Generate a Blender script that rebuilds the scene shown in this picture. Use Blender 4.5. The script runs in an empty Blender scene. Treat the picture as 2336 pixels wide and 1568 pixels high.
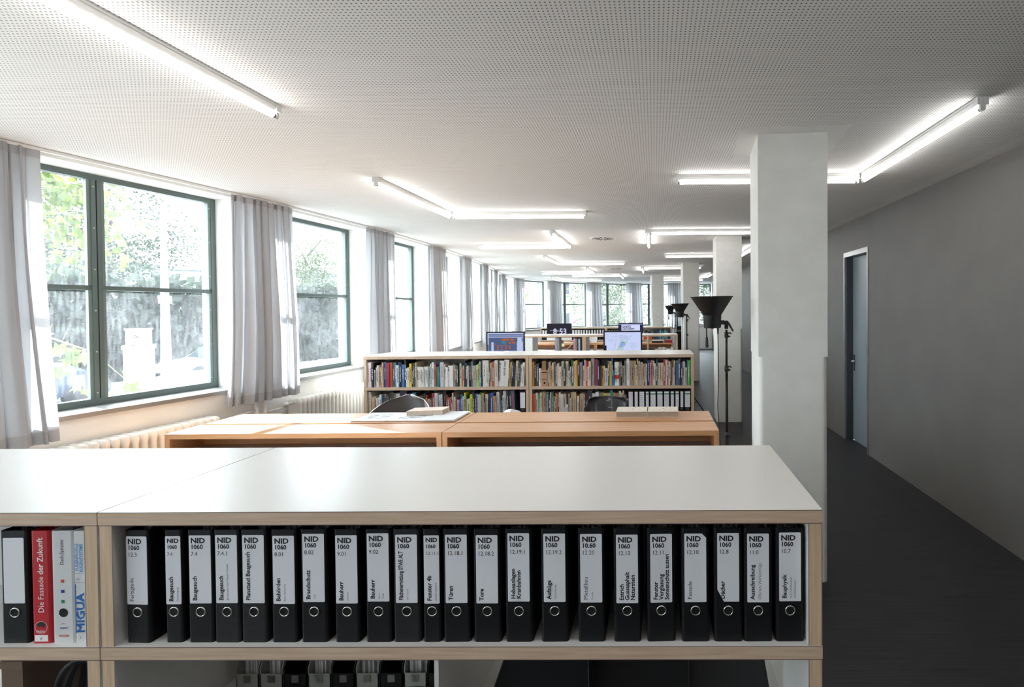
import bpy, math, random
from mathutils import Vector, Matrix
from math import sin, cos, pi, radians

scene = bpy.context.scene
COL = scene.collection
rnd = random.Random(7)

# ------------------------------------------------------------------ camera
PXW = 2336.0
cam_d = bpy.data.cameras.new('camera')
cam = bpy.data.objects.new('camera', cam_d)
COL.objects.link(cam)
cam_d.sensor_fit = 'HORIZONTAL'
cam_d.sensor_width = 36.0
cam_d.lens = 1136.26 / PXW * 36.0                      # wide shift lens
cam_d.shift_x = -(1492.41 - 1168.0) / PXW
cam_d.shift_y = -(784.0 - 720.68) / PXW
cam_d.clip_start = 0.05
cam_d.clip_end = 400
CAM_Z = 1.765
cam.matrix_world = (Matrix.Translation((0, 0, CAM_Z)) @ Matrix.Rotation(radians(90) - 0.0139, 4, 'X')
                    @ Matrix.Rotation(-0.0070, 4, 'Z'))
scene.camera = cam

# ------------------------------------------------------------------ light
world = bpy.data.worlds.new('world')
scene.world = world
world.use_nodes = True
bg = world.node_tree.nodes['Background']
bg.inputs[0].default_value = (0.80, 0.90, 1.0, 1)
bg.inputs[1].default_value = 2.6
sun_d = bpy.data.lights.new('sun', 'SUN')
sun_d.energy = 7.5
sun_d.angle = 0.009
sun_d.color = (0.96, 0.98, 1.0)
sun = bpy.data.objects.new('sun', sun_d)
COL.objects.link(sun)
SUN_DIR = Vector((0.758, -0.375, -0.535)).normalized()  # the way the light travels
sun.rotation_euler = SUN_DIR.to_track_quat('-Z', 'Y').to_euler()
sun.location = (-30, 20, 25)
TUBE_POWER = 4.2

vs = scene.view_settings
vs.view_transform = 'Standard'
vs.look = 'None'
vs.gamma = 1
vs.use_curve_mapping = False
vs.exposure = 2.55
try:
    scene.cycles.max_bounces = 10
    scene.cycles.diffuse_bounces = 6
    scene.cycles.transparent_max_bounces = 24
    scene.cycles.sample_clamp_indirect = 8
    scene.cycles.caustics_reflective = False
    scene.cycles.caustics_refractive = False
except Exception:
    pass

# ------------------------------------------------------------------ materials
MATS = {}


def srgb(c):
    return tuple(((v / 12.92) if v <= 0.04045 else ((v + 0.055) / 1.055) ** 2.4) for v in c)


def hexc(h):
    h = h.lstrip('#')
    return srgb(tuple(int(h[i:i + 2], 16) / 255 for i in (0, 2, 4)))


def mat(name, col, rough=0.6, metal=0.0, emit=None, estr=1.0, spec=0.5, coat=0.0):
    if name in MATS:
        return MATS[name]
    m = bpy.data.materials.new(name)
    m.use_nodes = True
    b = m.node_tree.nodes['Principled BSDF']
    if isinstance(col, str):
        col = hexc(col)
    b.inputs['Base Color'].default_value = (*col, 1)
    b.inputs['Roughness'].default_value = rough
    b.inputs['Metallic'].default_value = metal
    b.inputs['Specular IOR Level'].default_value = spec
    b.inputs['Coat Weight'].default_value = coat
    if emit is not None:
        b.inputs['Emission Color'].default_value = (*emit, 1)
        b.inputs['Emission Strength'].default_value = estr
    MATS[name] = m
    return m


def nodes(m):
    return m.node_tree.nodes, m.node_tree.links, m.node_tree.nodes['Principled BSDF']


def noise_mat(name, c1, c2, scale=(1, 1, 1), detail=4, nscale=5, rough=0.6, bump=0.0, lo=0.35, hi=0.65, spec=0.5):
    """Two colours mixed by a stretched noise: wood grain, linoleum, plaster, cloth."""
    m = mat(name, c1, rough, spec=spec)
    N, L, b = nodes(m)
    tc = N.new('ShaderNodeTexCoord')
    mp = N.new('ShaderNodeMapping')
    mp.inputs['Scale'].default_value = scale
    nz = N.new('ShaderNodeTexNoise')
    nz.inputs['Scale'].default_value = nscale
    nz.inputs['Detail'].default_value = detail
    rp = N.new('ShaderNodeValToRGB')
    rp.color_ramp.elements[0].position = lo
    rp.color_ramp.elements[1].position = hi
    c1 = hexc(c1) if isinstance(c1, str) else c1
    c2 = hexc(c2) if isinstance(c2, str) else c2
    rp.color_ramp.elements[0].color = (*c1, 1)
    rp.color_ramp.elements[1].color = (*c2, 1)
    L.new(tc.outputs['Object'], mp.inputs[0])
    L.new(mp.outputs[0], nz.inputs['Vector'])
    L.new(nz.outputs[0], rp.inputs[0])
    L.new(rp.outputs[0], b.inputs['Base Color'])
    if bump:
        bp = N.new('ShaderNodeBump')
        bp.inputs['Strength'].default_value = bump
        bp.inputs['Distance'].default_value = 0.002
        L.new(nz.outputs[0], bp.inputs['Height'])
        L.new(bp.outputs[0], b.inputs['Normal'])
    return m


# --- setting
M_white = noise_mat('white_plaster', '#f1f0ed', '#f5f4f1', nscale=6, rough=0.8, bump=0.05)
M_col = noise_mat('column_paint', '#dcdad5', '#e2e0db', nscale=8, rough=0.75, bump=0.08)
M_greywall = noise_mat('grey_wall_paint', '#64615e', '#696663', nscale=3, rough=0.55, bump=0.04)
M_floor = noise_mat('dark_linoleum', '#18171a', '#343336', scale=(0.8, 34, 1), nscale=3.0, detail=6, rough=0.5, lo=0.3, hi=0.75)


def ceiling_mat():
    m = mat('perforated_ceiling', '#e4e3e1', 0.85)
    N, L, b = nodes(m)
    tc = N.new('ShaderNodeTexCoord')
    mp = N.new('ShaderNodeMapping')
    mp.inputs['Scale'].default_value = (1 / 0.018, 1 / 0.018, 0)
    mp.inputs['Location'].default_value = (-0.0252 / 0.018 + 0.5, -1.8221 / 0.018 + 0.5, 0)
    fr = N.new('ShaderNodeVectorMath'); fr.operation = 'FRACTION'
    sb = N.new('ShaderNodeVectorMath'); sb.operation = 'SUBTRACT'
    sb.inputs[1].default_value = (0.5, 0.5, 0)
    ml = N.new('ShaderNodeVectorMath'); ml.operation = 'MULTIPLY'
    ml.inputs[1].default_value = (1, 1, 0)
    ln = N.new('ShaderNodeVectorMath'); ln.operation = 'LENGTH'
    mr = N.new('ShaderNodeMapRange')
    mr.inputs['From Min'].default_value = 0.17
    mr.inputs['From Max'].default_value = 0.23
    mx = N.new('ShaderNodeMix'); mx.data_type = 'RGBA'
    mx.inputs['A'].default_value = (*hexc('#85827f'), 1)
    mx.inputs['B'].default_value = (*hexc('#f3f2f0'), 1)
    L.new(tc.outputs['Object'], mp.inputs[0])
    L.new(mp.outputs[0], fr.inputs[0])
    L.new(fr.outputs[0], sb.inputs[0])
    L.new(sb.outputs[0], ml.inputs[0])
    L.new(ml.outputs[0], ln.inputs[0])
    L.new(ln.outputs['Value'], mr.inputs['Value'])
    L.new(mr.outputs[0], mx.inputs['Factor'])
    L.new(mx.outputs['Result'], b.inputs['Base Color'])
    return m


M_ceil = ceiling_mat()
M_ceilplain = mat('plain_ceiling_paint', '#f1f0ee', 0.85)
M_gap = mat('dark_joint', '#3a3836', 0.9)


def glass_mat(name, dirt, streak=True):
    """Thin window glass with the dried rain and dust of an unwashed pane."""
    m = bpy.data.materials.new(name)
    m.use_nodes = True
    N, L = m.node_tree.nodes, m.node_tree.links
    N.clear()
    out = N.new('ShaderNodeOutputMaterial')
    tr = N.new('ShaderNodeBsdfTransparent')
    tr.inputs[0].default_value = (0.95, 0.98, 0.97, 1)
    tl = N.new('ShaderNodeBsdfTranslucent')
    tl.inputs[0].default_value = (0.92, 0.95, 1.0, 1)
    gl = N.new('ShaderNodeBsdfGlossy')
    gl.inputs['Roughness'].default_value = 0.02
    tc = N.new('ShaderNodeTexCoord')
    mp = N.new('ShaderNodeMapping'); mp.inputs['Scale'].default_value = (60, 60, 9)
    nz = N.new('ShaderNodeTexNoise'); nz.inputs['Scale'].default_value = 1.0; nz.inputs['Detail'].default_value = 5
    nz2 = N.new('ShaderNodeTexNoise'); nz2.inputs['Scale'].default_value = 1.6; nz2.inputs['Detail'].default_value = 2
    L.new(tc.outputs['Object'], mp.inputs[0])
    L.new(mp.outputs[0], nz.inputs['Vector'])
    L.new(tc.outputs['Object'], nz2.inputs['Vector'])
    r1 = N.new('ShaderNodeMapRange')
    r1.inputs['From Min'].default_value = 0.42; r1.inputs['From Max'].default_value = 0.75
    r1.inputs['To Min'].default_value = dirt * 0.7; r1.inputs['To Max'].default_value = dirt * 2.0
    r2 = N.new('ShaderNodeMapRange')
    r2.inputs['To Min'].default_value = 0.55; r2.inputs['To Max'].default_value = 1.45
    r2.inputs['From Min'].default_value = 0.3; r2.inputs['From Max'].default_value = 0.7
    mu = N.new('ShaderNodeMath'); mu.operation = 'MULTIPLY'
    L.new(nz.outputs[0], r1.inputs[0]); L.new(nz2.outputs[0], r2.inputs[0])
    L.new(r1.outputs[0], mu.inputs[0]); L.new(r2.outputs[0], mu.inputs[1])
    m1 = N.new('ShaderNodeMixShader')
    L.new(mu.outputs[0], m1.inputs[0]); L.new(tr.outputs[0], m1.inputs[1]); L.new(tl.outputs[0], m1.inputs[2])
    fz = N.new('ShaderNodeFresnel'); fz.inputs[0].default_value = 1.25
    ge = N.new('ShaderNodeNewGeometry')
    iv = N.new('ShaderNodeMath'); iv.operation = 'SUBTRACT'; iv.inputs[0].default_value = 1.0
    L.new(ge.outputs['Backfacing'], iv.inputs[1])
    mf = N.new('ShaderNodeMath'); mf.operation = 'MULTIPLY'
    L.new(fz.outputs[0], mf.inputs[0]); L.new(iv.outputs[0], mf.inputs[1])
    m2 = N.new('ShaderNodeMixShader')
    L.new(mf.outputs[0], m2.inputs[0]); L.new(m1.outputs[0], m2.inputs[1]); L.new(gl.outputs[0], m2.inputs[2])
    L.new(m2.outputs[0], out.inputs[0])
    MATS[name] = m
    return m


M_glass = glass_mat('dusty_window_glass', 0.014)
M_frame = mat('window_frame_paint', '#5a6663', 0.42)
M_frame_in = mat('window_bead_paint', '#6c7b76', 0.45)
M_sill = mat('sill_stone', '#8b8886', 0.28)
M_bolt = mat('bolt_steel', '#b9bdbd', 0.35, 0.8)
M_alu = mat('aluminium', '#a9aaac', 0.35, 0.9)
M_door = mat('door_paint', '#7c858a', 0.35)
M_jamb = mat('door_jamb_paint', '#3c3e44', 0.5)
M_chrome = mat('chrome', '#c9c9c9', 0.18, 1.0)

# --- furniture
M_lam = mat('white_laminate', '#d8d5d1', 0.33, spec=0.6)
M_edge = noise_mat('ply_edge', '#c3a58b', '#d6bca3', scale=(1.2, 14, 30), nscale=4, rough=0.55, detail=5)
M_edgev = noise_mat('ply_edge_upright', '#c8a98a', '#dbbe9f', scale=(30, 14, 1.2), nscale=4, rough=0.55, detail=5)
M_line = mat('ply_dark_glue_line', '#6f5b54', 0.6)
M_oak = noise_mat('oiled_beech', '#c08a5a', '#d3a074', scale=(1.0, 22, 22), nscale=3.5, rough=0.36, detail=6, lo=0.3, hi=0.72)
M_lino = mat('grey_desk_linoleum', '#a59d98', 0.5)
M_black = mat('matt_black', '#0f0f11', 0.5, spec=0.35)
M_steel = mat('brushed_steel', '#8f9193', 0.3, 1.0)
M_shell = mat('dark_lacquer', '#25262b', 0.28, coat=0.3)
M_shell2 = mat('dark_grey_plastic', '#4d4747', 0.42)
M_rubber = mat('black_rubber', '#17171a', 0.6)
M_bindA = noise_mat('black_binder_card', '#0b0b0d', '#111114', nscale=60, rough=0.55, bump=0.05, spec=0.3)
M_bindB = noise_mat('charcoal_binder_card', '#1c1b1c', '#242324', nscale=60, rough=0.6, bump=0.05, spec=0.3)
M_paper = mat('paper_label', '#e6e5e9', 0.7)
M_page = noise_mat('page_edges', '#8a8786', '#3a3938', scale=(400, 1, 1), nscale=1.5, rough=0.8)
M_pagel = noise_mat('book_page_edges', '#cfc5b4', '#b9ad99', scale=(300, 300, 1), nscale=1.0, rough=0.85)
M_ink = mat('black_ink', '#16151a', 0.7)
M_inkg = mat('grey_ink', '#6d6b70', 0.7)
M_ring = mat('nickel_ring', '#d8d5ce', 0.25, 0.95)
M_hole = mat('hole_dark', '#08080a', 0.9)
M_red = mat('red_card', '#c0202a', 0.45)
M_wcard = mat('white_card', '#d9d8d8', 0.45)
M_blue = mat('print_blue', '#1a66b0', 0.5)
M_lblue = mat('print_light_blue', '#2f8fd0', 0.5)
M_orange = mat('print_orange', '#d8552a', 0.5)
M_navy = mat('print_navy', '#2b3f8f', 0.5)
M_green = mat('print_green', '#1c7a50', 0.5)
M_wink = mat('white_print', '#f0eeee', 0.5)
M_gcab = mat('grey_board', '#8b8c86', 0.6)
M_plastic = mat('white_plastic', '#e4e4e2', 0.35)
M_rad = mat('radiator_enamel', '#efece6', 0.35)
M_lum = mat('batten_enamel', '#e9e8e6', 0.4)


def emis(name, col, s):
    if name in MATS:
        return MATS[name]
    m = bpy.data.materials.new(name)
    m.use_nodes = True
    N, L = m.node_tree.nodes, m.node_tree.links
    N.clear()
    e = N.new('ShaderNodeEmission')
    e.inputs[0].default_value = (*(hexc(col) if isinstance(col, str) else col), 1)
    e.inputs[1].default_value = s
    o = N.new('ShaderNodeOutputMaterial')
    L.new(e.outputs[0], o.inputs[0])
    MATS[name] = m
    return m


M_tube = emis('fluorescent_tube', (1.0, 0.985, 0.96), TUBE_POWER)


def cloth_mat(name, col, trans):
    m = bpy.data.materials.new(name)
    m.use_nodes = True
    N, L = m.node_tree.nodes, m.node_tree.links
    N.clear()
    o = N.new('ShaderNodeOutputMaterial')
    d = N.new('ShaderNodeBsdfDiffuse')
    t = N.new('ShaderNodeBsdfTranslucent')
    c = hexc(col)
    d.inputs[0].default_value = (*c, 1)
    t.inputs[0].default_value = (*[min(1, v * 1.1) for v in c], 1)
    mx = N.new('ShaderNodeMixShader')
    mx.inputs[0].default_value = trans
    tc = N.new('ShaderNodeTexCoord')
    nz = N.new('ShaderNodeTexNoise'); nz.inputs['Scale'].default_value = 350
    bp = N.new('ShaderNodeBump'); bp.inputs['Strength'].default_value = 0.12; bp.inputs['Distance'].default_value = 0.001
    L.new(tc.outputs['Object'], nz.inputs['Vector'])
    L.new(nz.outputs[0], bp.inputs['Height'])
    L.new(bp.outputs[0], d.inputs['Normal'])
    L.new(d.outputs[0], mx.inputs[1]); L.new(t.outputs[0], mx.inputs[2]); L.new(mx.outputs[0], o.inputs[0])
    MATS[name] = m
    return m


M_cloth = cloth_mat('grey_curtain_cloth', '#c6c6c9', 0.36)
M_hem = cloth_mat('grey_curtain_hem', '#b9b8bb', 0.16)


# ------------------------------------------------------------------ mesh helpers
class MB:
    def __init__(s):
        s.v, s.f, s.m, s.sm = [], [], [], []

    def add(s, vs, fs, mi=0, smooth=False):
        o = len(s.v)
        s.v += [tuple(p) for p in vs]
        for k, f in enumerate(fs):
            s.f.append([i + o for i in f])
            s.m.append(mi[k] if isinstance(mi, (list, tuple)) else mi)
            s.sm.append(smooth)
        return s

    def box(s, x0, x1, y0, y1, z0, z1, mi=0, M=None):
        """mi: one index, or six for -z +z -y +y -x +x"""
        vs = [(x0, y0, z0), (x1, y0, z0), (x1, y1, z0), (x0, y1, z0), (x0, y0, z1), (x1, y0, z1), (x1, y1, z1), (x0, y1, z1)]
        if M is not None:
            vs = [M @ Vector(p) for p in vs]
        return s.add(vs, [(3, 2, 1, 0), (4, 5, 6, 7), (0, 1, 5, 4), (2, 3, 7, 6), (3, 0, 4, 7), (1, 2, 6, 5)], mi)

    def prism(s, pts, z0, z1, mi=0, smooth=False, caps=True, M=None):
        n = len(pts)
        vs = [(p[0], p[1], z0) for p in pts] + [(p[0], p[1], z1) for p in pts]
        if M is not None:
            vs = [M @ Vector(p) for p in vs]
        s.add(vs, [(i, (i + 1) % n, n + (i + 1) % n, n + i) for i in range(n)], mi, smooth)
        if caps:
            o = len(s.v) - 2 * n
            s.f += [[o + i for i in reversed(range(n))], [o + n + i for i in range(n)]]
            s.m += [mi, mi]; s.sm += [False, False]
        return s

    def tube(s, path, r, n=10, mi=0, caps=True, smooth=True):
        path = [Vector(p) for p in path]
        rr = r if isinstance(r, (list, tuple)) else [r] * len(path)
        vs, fs = [], []
        up = None
        for i, p in enumerate(path):
            t = (path[min(i + 1, len(path) - 1)] - path[max(i - 1, 0)])
            t = t.normalized() if t.length > 1e-9 else Vector((0, 0, 1))
            if up is None:
                a = Vector((0, 0, 1)) if abs(t.z) < 0.9 else Vector((1, 0, 0))
                up = (a - t * a.dot(t)).normalized()
            else:
                up = (up - t * up.dot(t))
                up = up.normalized() if up.length > 1e-6 else Vector((1, 0, 0))
            b = t.cross(up)
            for k in range(n):
                a = 2 * pi * k / n
                vs.append(p + (up * cos(a) + b * sin(a)) * rr[i])
        for i in range(len(path) - 1):
            for k in range(n):
                fs.append((i * n + k, i * n + (k + 1) % n, (i + 1) * n + (k + 1) % n, (i + 1) * n + k))
        s.add(vs, fs, mi, smooth)
        if caps:
            o = len(s.v) - len(vs)
            s.f += [[o + k for k in reversed(range(n))], [o + (len(path) - 1) * n + k for k in range(n)]]
            s.m += [mi, mi]; s.sm += [False, False]
        return s

    def lathe(s, prof, n=32, mi=0, smooth=True, M=None):
        vs, fs = [], []
        for r, z in prof:
            for k in range(n):
                a = 2 * pi * k / n
                vs.append(Vector((r * cos(a), r * sin(a), z)))
        if M is not None:
            vs = [M @ v for v in vs]
        for i in range(len(prof) - 1):
            for k in range(n):
                fs.append((i * n + k, i * n + (k + 1) % n, (i + 1) * n + (k + 1) % n, (i + 1) * n + k))
        return s.add(vs, fs, mi, smooth)

    def quad(s, a, b, c, d, mi=0):
        return s.add([a, b, c, d], [(0, 1, 2, 3)], mi)

    def grid(s, rows, mi=0, smooth=True):
        nr, nc = len(rows), len(rows[0])
        vs = [p for r in rows for p in r]
        return s.add(vs, [(i * nc + j, i * nc + j + 1, (i + 1) * nc + j + 1, (i + 1) * nc + j)
                          for i in range(nr - 1) for j in range(nc - 1)], mi, smooth)

    def mesh(s, name, mats):
        me = bpy.data.meshes.new(name)
        me.from_pydata(s.v, [], s.f)
        for m in (mats if isinstance(mats, (list, tuple)) else [mats]):
            me.materials.append(m)
        me.polygons.foreach_set('material_index', s.m)
        me.polygons.foreach_set('use_smooth', s.sm)
        me.update()
        return me

    def build(s, name, mats, parent=None, loc=None, rot=None):
        return link(name, s.mesh(name, mats), parent, loc, rot)


def link(name, data, parent=None, loc=None, rot=None):
    o = bpy.data.objects.new(name, data)
    COL.objects.link(o)
    if parent is not None:
        o.parent = parent
    if loc is not None:
        o.location = loc
    if rot is not None:
        o.rotation_euler = rot
    return o


def tag(o, label=None, cat=None, group=None, kind=None):
    if label: o['label'] = label
    if cat: o['category'] = cat
    if group: o['group'] = group
    if kind: o['kind'] = kind
    return o


def thing(name, label, cat, loc=(0, 0, 0), rotz=0, group=None):
    o = link(name, None, None, loc, (0, 0, rotz))
    o.empty_display_size = 0.1
    return tag(o, label, cat, group)


def struct(name, mb, mats, label=None):
    return tag(mb.build(name, mats), label, None, None, 'structure')


def dup(root, loc=None, rotz=None, label=None, group=None):
    r = root.copy(); COL.objects.link(r)
    if loc is not None: r.location = loc
    if rotz is not None: r.rotation_euler = (0, 0, rotz)
    if label: r['label'] = label
    if group: r['group'] = group
    for ch in list(root.children):
        c = ch.copy(); COL.objects.link(c); c.parent = r
        for g in list(ch.children):
            d = g.copy(); COL.objects.link(d); d.parent = c
    return r


def text_verts(s, size, bold=0.0, xs=1.0, align='LEFT'):
    cu = bpy.data.curves.new('t', 'FONT')
    cu.body = s
    cu.size = size
    cu.offset = bold * size
    cu.resolution_u = 2
    cu.align_x = align
    cu.align_y = 'TOP'
    ob = bpy.data.objects.new('t', cu)
    me = bpy.data.meshes.new_from_object(ob)
    vs = [(v.co.x * xs, v.co.y) for v in me.vertices]
    fs = [tuple(p.vertices) for p in me.polygons]
    bpy.data.objects.remove(ob); bpy.data.meshes.remove(me); bpy.data.curves.remove(cu)
    return vs, fs


def put_text(mb, s, size, x, z, y=0.0, bold=0.0, xs=1.0, rot=0, mi=0, align='LEFT', maxw=None):
    """Flat lettering in the XZ plane facing -Y, at (x, y, z); rot=1 reads upwards."""
    vs, fs = text_verts(s, size, bold, xs, align)
    if not vs:
        return
    k = 1.0
    if maxw:
        w = max(v[0] for v in vs) - min(v[0] for v in vs)
        k = min(1.0, maxw / max(w, 1e-6))
    if rot == 1:
        P = [(x - v[1], y, z + v[0] * k) for v in vs]
    elif rot == -1:
        P = [(x + v[1], y, z - v[0] * k) for v in vs]
    else:
        P = [(x + v[0] * k, y, z + v[1]) for v in vs]
    mb.add(P, fs, mi)


def rounded(w, d, r, n=4):
    """rounded rectangle outline centred on the origin"""
    pts = []
    for cx, cy, a0 in ((w / 2 - r, d / 2 - r, 0), (-w / 2 + r, d / 2 - r, pi / 2), (-w / 2 + r, -d / 2 + r, pi), (w / 2 - r, -d / 2 + r, 1.5 * pi)):
        for k in range(n + 1):
            a = a0 + pi / 2 * k / n
            pts.append((cx + r * cos(a), cy + r * sin(a)))
    return pts


# ------------------------------------------------------------------ the room shell
CEIL = 2.88
# pier centres on the inner face of the window wall, from behind the camera round to the far end
Q = [(-7.75, -7.35), (-6.92, -5.72), (-6.18, -4.05), (-5.55, -2.3), (-5.05, -0.45), (-4.62, 1.38), (-4.29, 3.20), (-4.00, 5.00), (-3.86, 6.90), (-3.87, 8.72), (-4.02, 10.45), (-4.22, 12.20), (-4.54, 13.95),
     (-4.88, 15.75), (-4.92, 17.65), (-4.00, 19.45), (-2.55, 20.70), (-0.90, 21.45), (0.90, 21.80), (2.72, 21.95)]
Q = [Vector((a, b)) for a, b in Q]
WALL_T = 0.42
REVEAL = 0.25
PIER = 0.17
SILL_Z = 1.03
HEAD_Z = 2.86
NB = len(Q) - 1


def bay(k):
    a, b = Q[k], Q[k + 1]
    t = (b - a).normalized()
    n = Vector((-t.y, t.x))          # outwards
    return a, b, t, n


# outer wall pieces
wl = MB()
wb = MB()
for k in range(NB):
    a, b, t, n = bay(k)
    tgt = wl if k < 14 else wb
    i0, i1 = a + t * PIER, b - t * PIER
    quadp = [i1, i0, i0 + n * WALL_T, i1 + n * WALL_T]
    tgt.prism(quadp, 0, SILL_Z - 0.035, 0)
    tgt.prism(quadp, HEAD_Z, 3.1, 0)
for k in range(1, NB):
    a, b, t, n = bay(k - 1)
    _, _, t2, n2 = bay(k)
    tgt = wl if k <= 14 else wb
    p = Q[k]
    pl = [p - t * PIER, p, p + t2 * PIER, p + t2 * PIER + n2 * WALL_T]
    mid = p + (n + n2).normalized() * WALL_T
    pl = [p + t2 * PIER, p, p - t * PIER, p - t * PIER + n * WALL_T, mid, p + t2 * PIER + n2 * WALL_T]
    tgt.prism(pl, 0, 3.1, 0)
a, b, t, n = bay(NB - 1)
e = Q[NB]
wb.prism([e + t * 0.6, e - t * PIER, e - t * PIER + n * WALL_T, e + t * 0.6 + n * WALL_T], 0, 3.1, 0)
a, b, t, n = bay(0)
e = Q[0]
wl.prism([e + t * PIER, e - t * 1.6, e - t * 1.6 + n * WALL_T, e + t * PIER + n * WALL_T], 0, 3.1, 0)
struct('wall_left', wl, M_white, 'white curved window wall with deep reveals')
struct('wall_back', wb, M_white, 'white window wall closing the far end of the room')

# corridor wall with its door opening
RX = 2.55
DY0, DY1, DZ = 5.935, 6.69, 2.49
wr = MB()
wr.box(RX, RX + 0.2, -8.4, DY0, 0, 3.1)
wr.box(RX, RX + 0.2, DY1, 22.6, 0, 3.1)
wr.box(RX, RX + 0.2, DY0, DY1, DZ, 3.1)
wr.box(RX + 0.142, RX + 0.2, DY0, DY1, -0.1, DZ)  # unseen panel behind the door, added to stop light leaking in
struct('wall_right', wr, M_greywall, 'smooth grey painted corridor wall')
bw = MB(); bw.box(-9.6, RX + 0.2, -8.6, -8.4, 0, 3.1)
struct('wall_front', bw, M_white)

# floor, ceiling
OUT = []
for k in range(NB + 1):
    n_ = (bay(min(k, NB - 1))[3] + bay(max(k - 1, 0))[3]).normalized()
    OUT.append(Q[k] + n_ * (WALL_T - 0.05))
SLAB = [(OUT[0].x - 0.6, -8.5), (RX + 0.1, -8.5), (RX + 0.1, OUT[-1].y)] + [(p.x, p.y) for p in reversed(OUT)]
fl = MB()
fl.prism(SLAB, -0.12, 0.0)
struct('floor', fl, M_floor, 'dark grey streaked linoleum floor')
JOINTS = [-8.4, -4.0, 1.15, 6.33, 11.5, 16.7, 22.6]
inner = [q for q in Q]


def line_at(y, off):
    """x of the window wall's inner face at depth y (part before the corner)"""
    for k in range(14):
        a, b = Q[k], Q[k + 1]
        if a.y <= y <= b.y:
            return a.x + (b.x - a.x) * (y - a.y) / (b.y - a.y) + off
    return (Q[0].x if y < Q[0].y else Q[14].x) + off


cl = MB()
cl.prism(SLAB, CEIL + 0.006, CEIL + 0.2, 1)
for j in range(len(JOINTS) - 1):
    y0, y1 = JOINTS[j] + 0.003, JOINTS[j + 1] - 0.003
    n = 12
    pts = [(RX - 0.13, y0), (RX - 0.13, y1)]
    for k in range(n + 1):
        y = y1 + (y0 - y1) * k / n
        x = line_at(min(y, 17.6), 0.24)
        if y > 17.6:
            # far curve
            x = -4.7 + 0.24
            for q in range(14, NB):
                a_, b_ = Q[q], Q[q + 1]
                if a_.y <= y + 0.35 <= b_.y:
                    x = a_.x + (b_.x - a_.x) * (y + 0.35 - a_.y) / (b_.y - a_.y) + 0.2
            if y + 0.35 > 21.95:
                x = 2.0
        pts.append((min(x, RX - 0.3), y))
    cl.prism(pts, CEIL, CEIL + 0.02, 0)
struct('ceiling', cl, [M_ceil, M_ceilplain], 'white acoustic ceiling perforated with round holes')
# plain plaster margin along the corridor wall
tm = MB(); tm.box(RX - 0.128, RX, -8.4, 22, CEIL, CEIL + 0.02)
struct('trim_1', tm, M_ceilplain, 'plain ceiling margin along the grey wall')
# white curtain track running round below the ceiling
ct = MB()
pts = []
for k in range(NB + 1):
    n_ = (bay(min(k, NB - 1))[3] + bay(max(k - 1, 0))[3]).normalized()
    pts.append(Q[k] - n_ * 0.11)
for k in range(NB):
    d = (pts[k + 1] - pts[k]).normalized(); nn = Vector((-d.y, d.x)) * 0.011
    ct.prism([pts[k] - nn, pts[k + 1] - nn, pts[k + 1] + nn, pts[k] + nn], CEIL - 0.018, CEIL + 0.002)
struct('trim_2', ct, M_lum, 'white curtain track following the window wall')


# windows -------------------------------------------------------------
def make_window(k, num):
    a, b, t, n = bay(k)
    i0 = a + t * PIER
    W = (b - a).length - 2 * PIER
    ang = math.atan2(t.y, t.x)
    # local frame: x along the wall, y outwards, z up
    root = link('window_%d' % num, None, None, (i0.x, i0.y, 0), (0, 0, ang))
    root.empty_display_size = 0.1
    tag(root, 'dark green metal window with a narrow and a wide sash above a stone sill', None, None, 'structure')
    ms = 0.56 if W > 1.3 else W * 0.38          # mullion position
    y0, y1 = REVEAL, REVEAL + 0.07
    z0, z1 = SILL_Z, HEAD_Z
    fw = 0.045
    f = MB()
    f.box(0, fw, y0, y1, z0, z1); f.box(W - fw, W, y0, y1, z0, z1)
    f.box(fw, W - fw, y0, y1, z0, z0 + 0.055); f.box(fw, W - fw, y0, y1, z1 - 0.045, z1)
    f.build('frame', M_frame, root)
    f = MB()
    f.box(ms - 0.032, ms - 0.004, y0 - 0.006, y1, z0 + 0.055, z1 - 0.045); f.box(ms + 0.004, ms + 0.032, y0 - 0.006, y1, z0 + 0.055, z1 - 0.045)
    f.box(ms - 0.004, ms + 0.004, y0 + 0.01, y1, z0 + 0.055, z1 - 0.045)
    f.build('mullion', M_frame, root)
    zt = 1.962
    beads = []
    for (xa, xb) in ((fw, ms - 0.032), (ms + 0.032, W - fw)):
        f = MB()
        f.box(xa, xb, y0 + 0.012, y1 - 0.01, zt - 0.018, zt + 0.018)
        f.build('transom', M_frame, root)
        g = MB()                                   # glazing bead on the reveal side of the sash
        for (za, zb) in ((z0 + 0.055, zt - 0.018), (zt + 0.018, z1 - 0.045)):
            g.box(xa, xa + 0.024, y0 + 0.004, y0 + 0.03, za, zb); g.box(xb - 0.024, xb, y0 + 0.004, y0 + 0.03, za, zb)
        g.build('glazing_bead', M_frame_in, root)
        for (za, zb) in ((z0 + 0.055, zt - 0.018), (zt + 0.018, z1 - 0.045)):
            p = MB(); p.box(xa + 0.004, xb - 0.004, y0 + 0.034, y0 + 0.04, za, zb)
            p.build('pane', M_glass, root)
        beads.append((xa, xb))
    if 6 <= k <= 9:
        bm = MB(); bm.lathe([(0.0, -0.003), (0.005, -0.002), (0.006, 0.0)], 8, 0, True, Matrix.Rotation(radians(-90), 4, 'X'))
        me = None
        for x in (ms - 0.018, W - fw - 0.012):
            for q in range(6):
                z = z0 + 0.1 + q * (z1 - z0 - 0.2) / 5
                yb = y0 - 0.006 if x < W / 2 else y0 + 0.004
                if me is None:
                    me = bm.mesh('bolt', M_bolt)
                link('bolt', me, root, (x, yb, z))
    s = MB()
    s.box(-0.0, W, -0.035, y1, SILL_Z - 0.035, SILL_Z)
    s.build('sill', M_sill, root)
    return root


for k in range(NB):
    make_window(k, k + 1)


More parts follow.
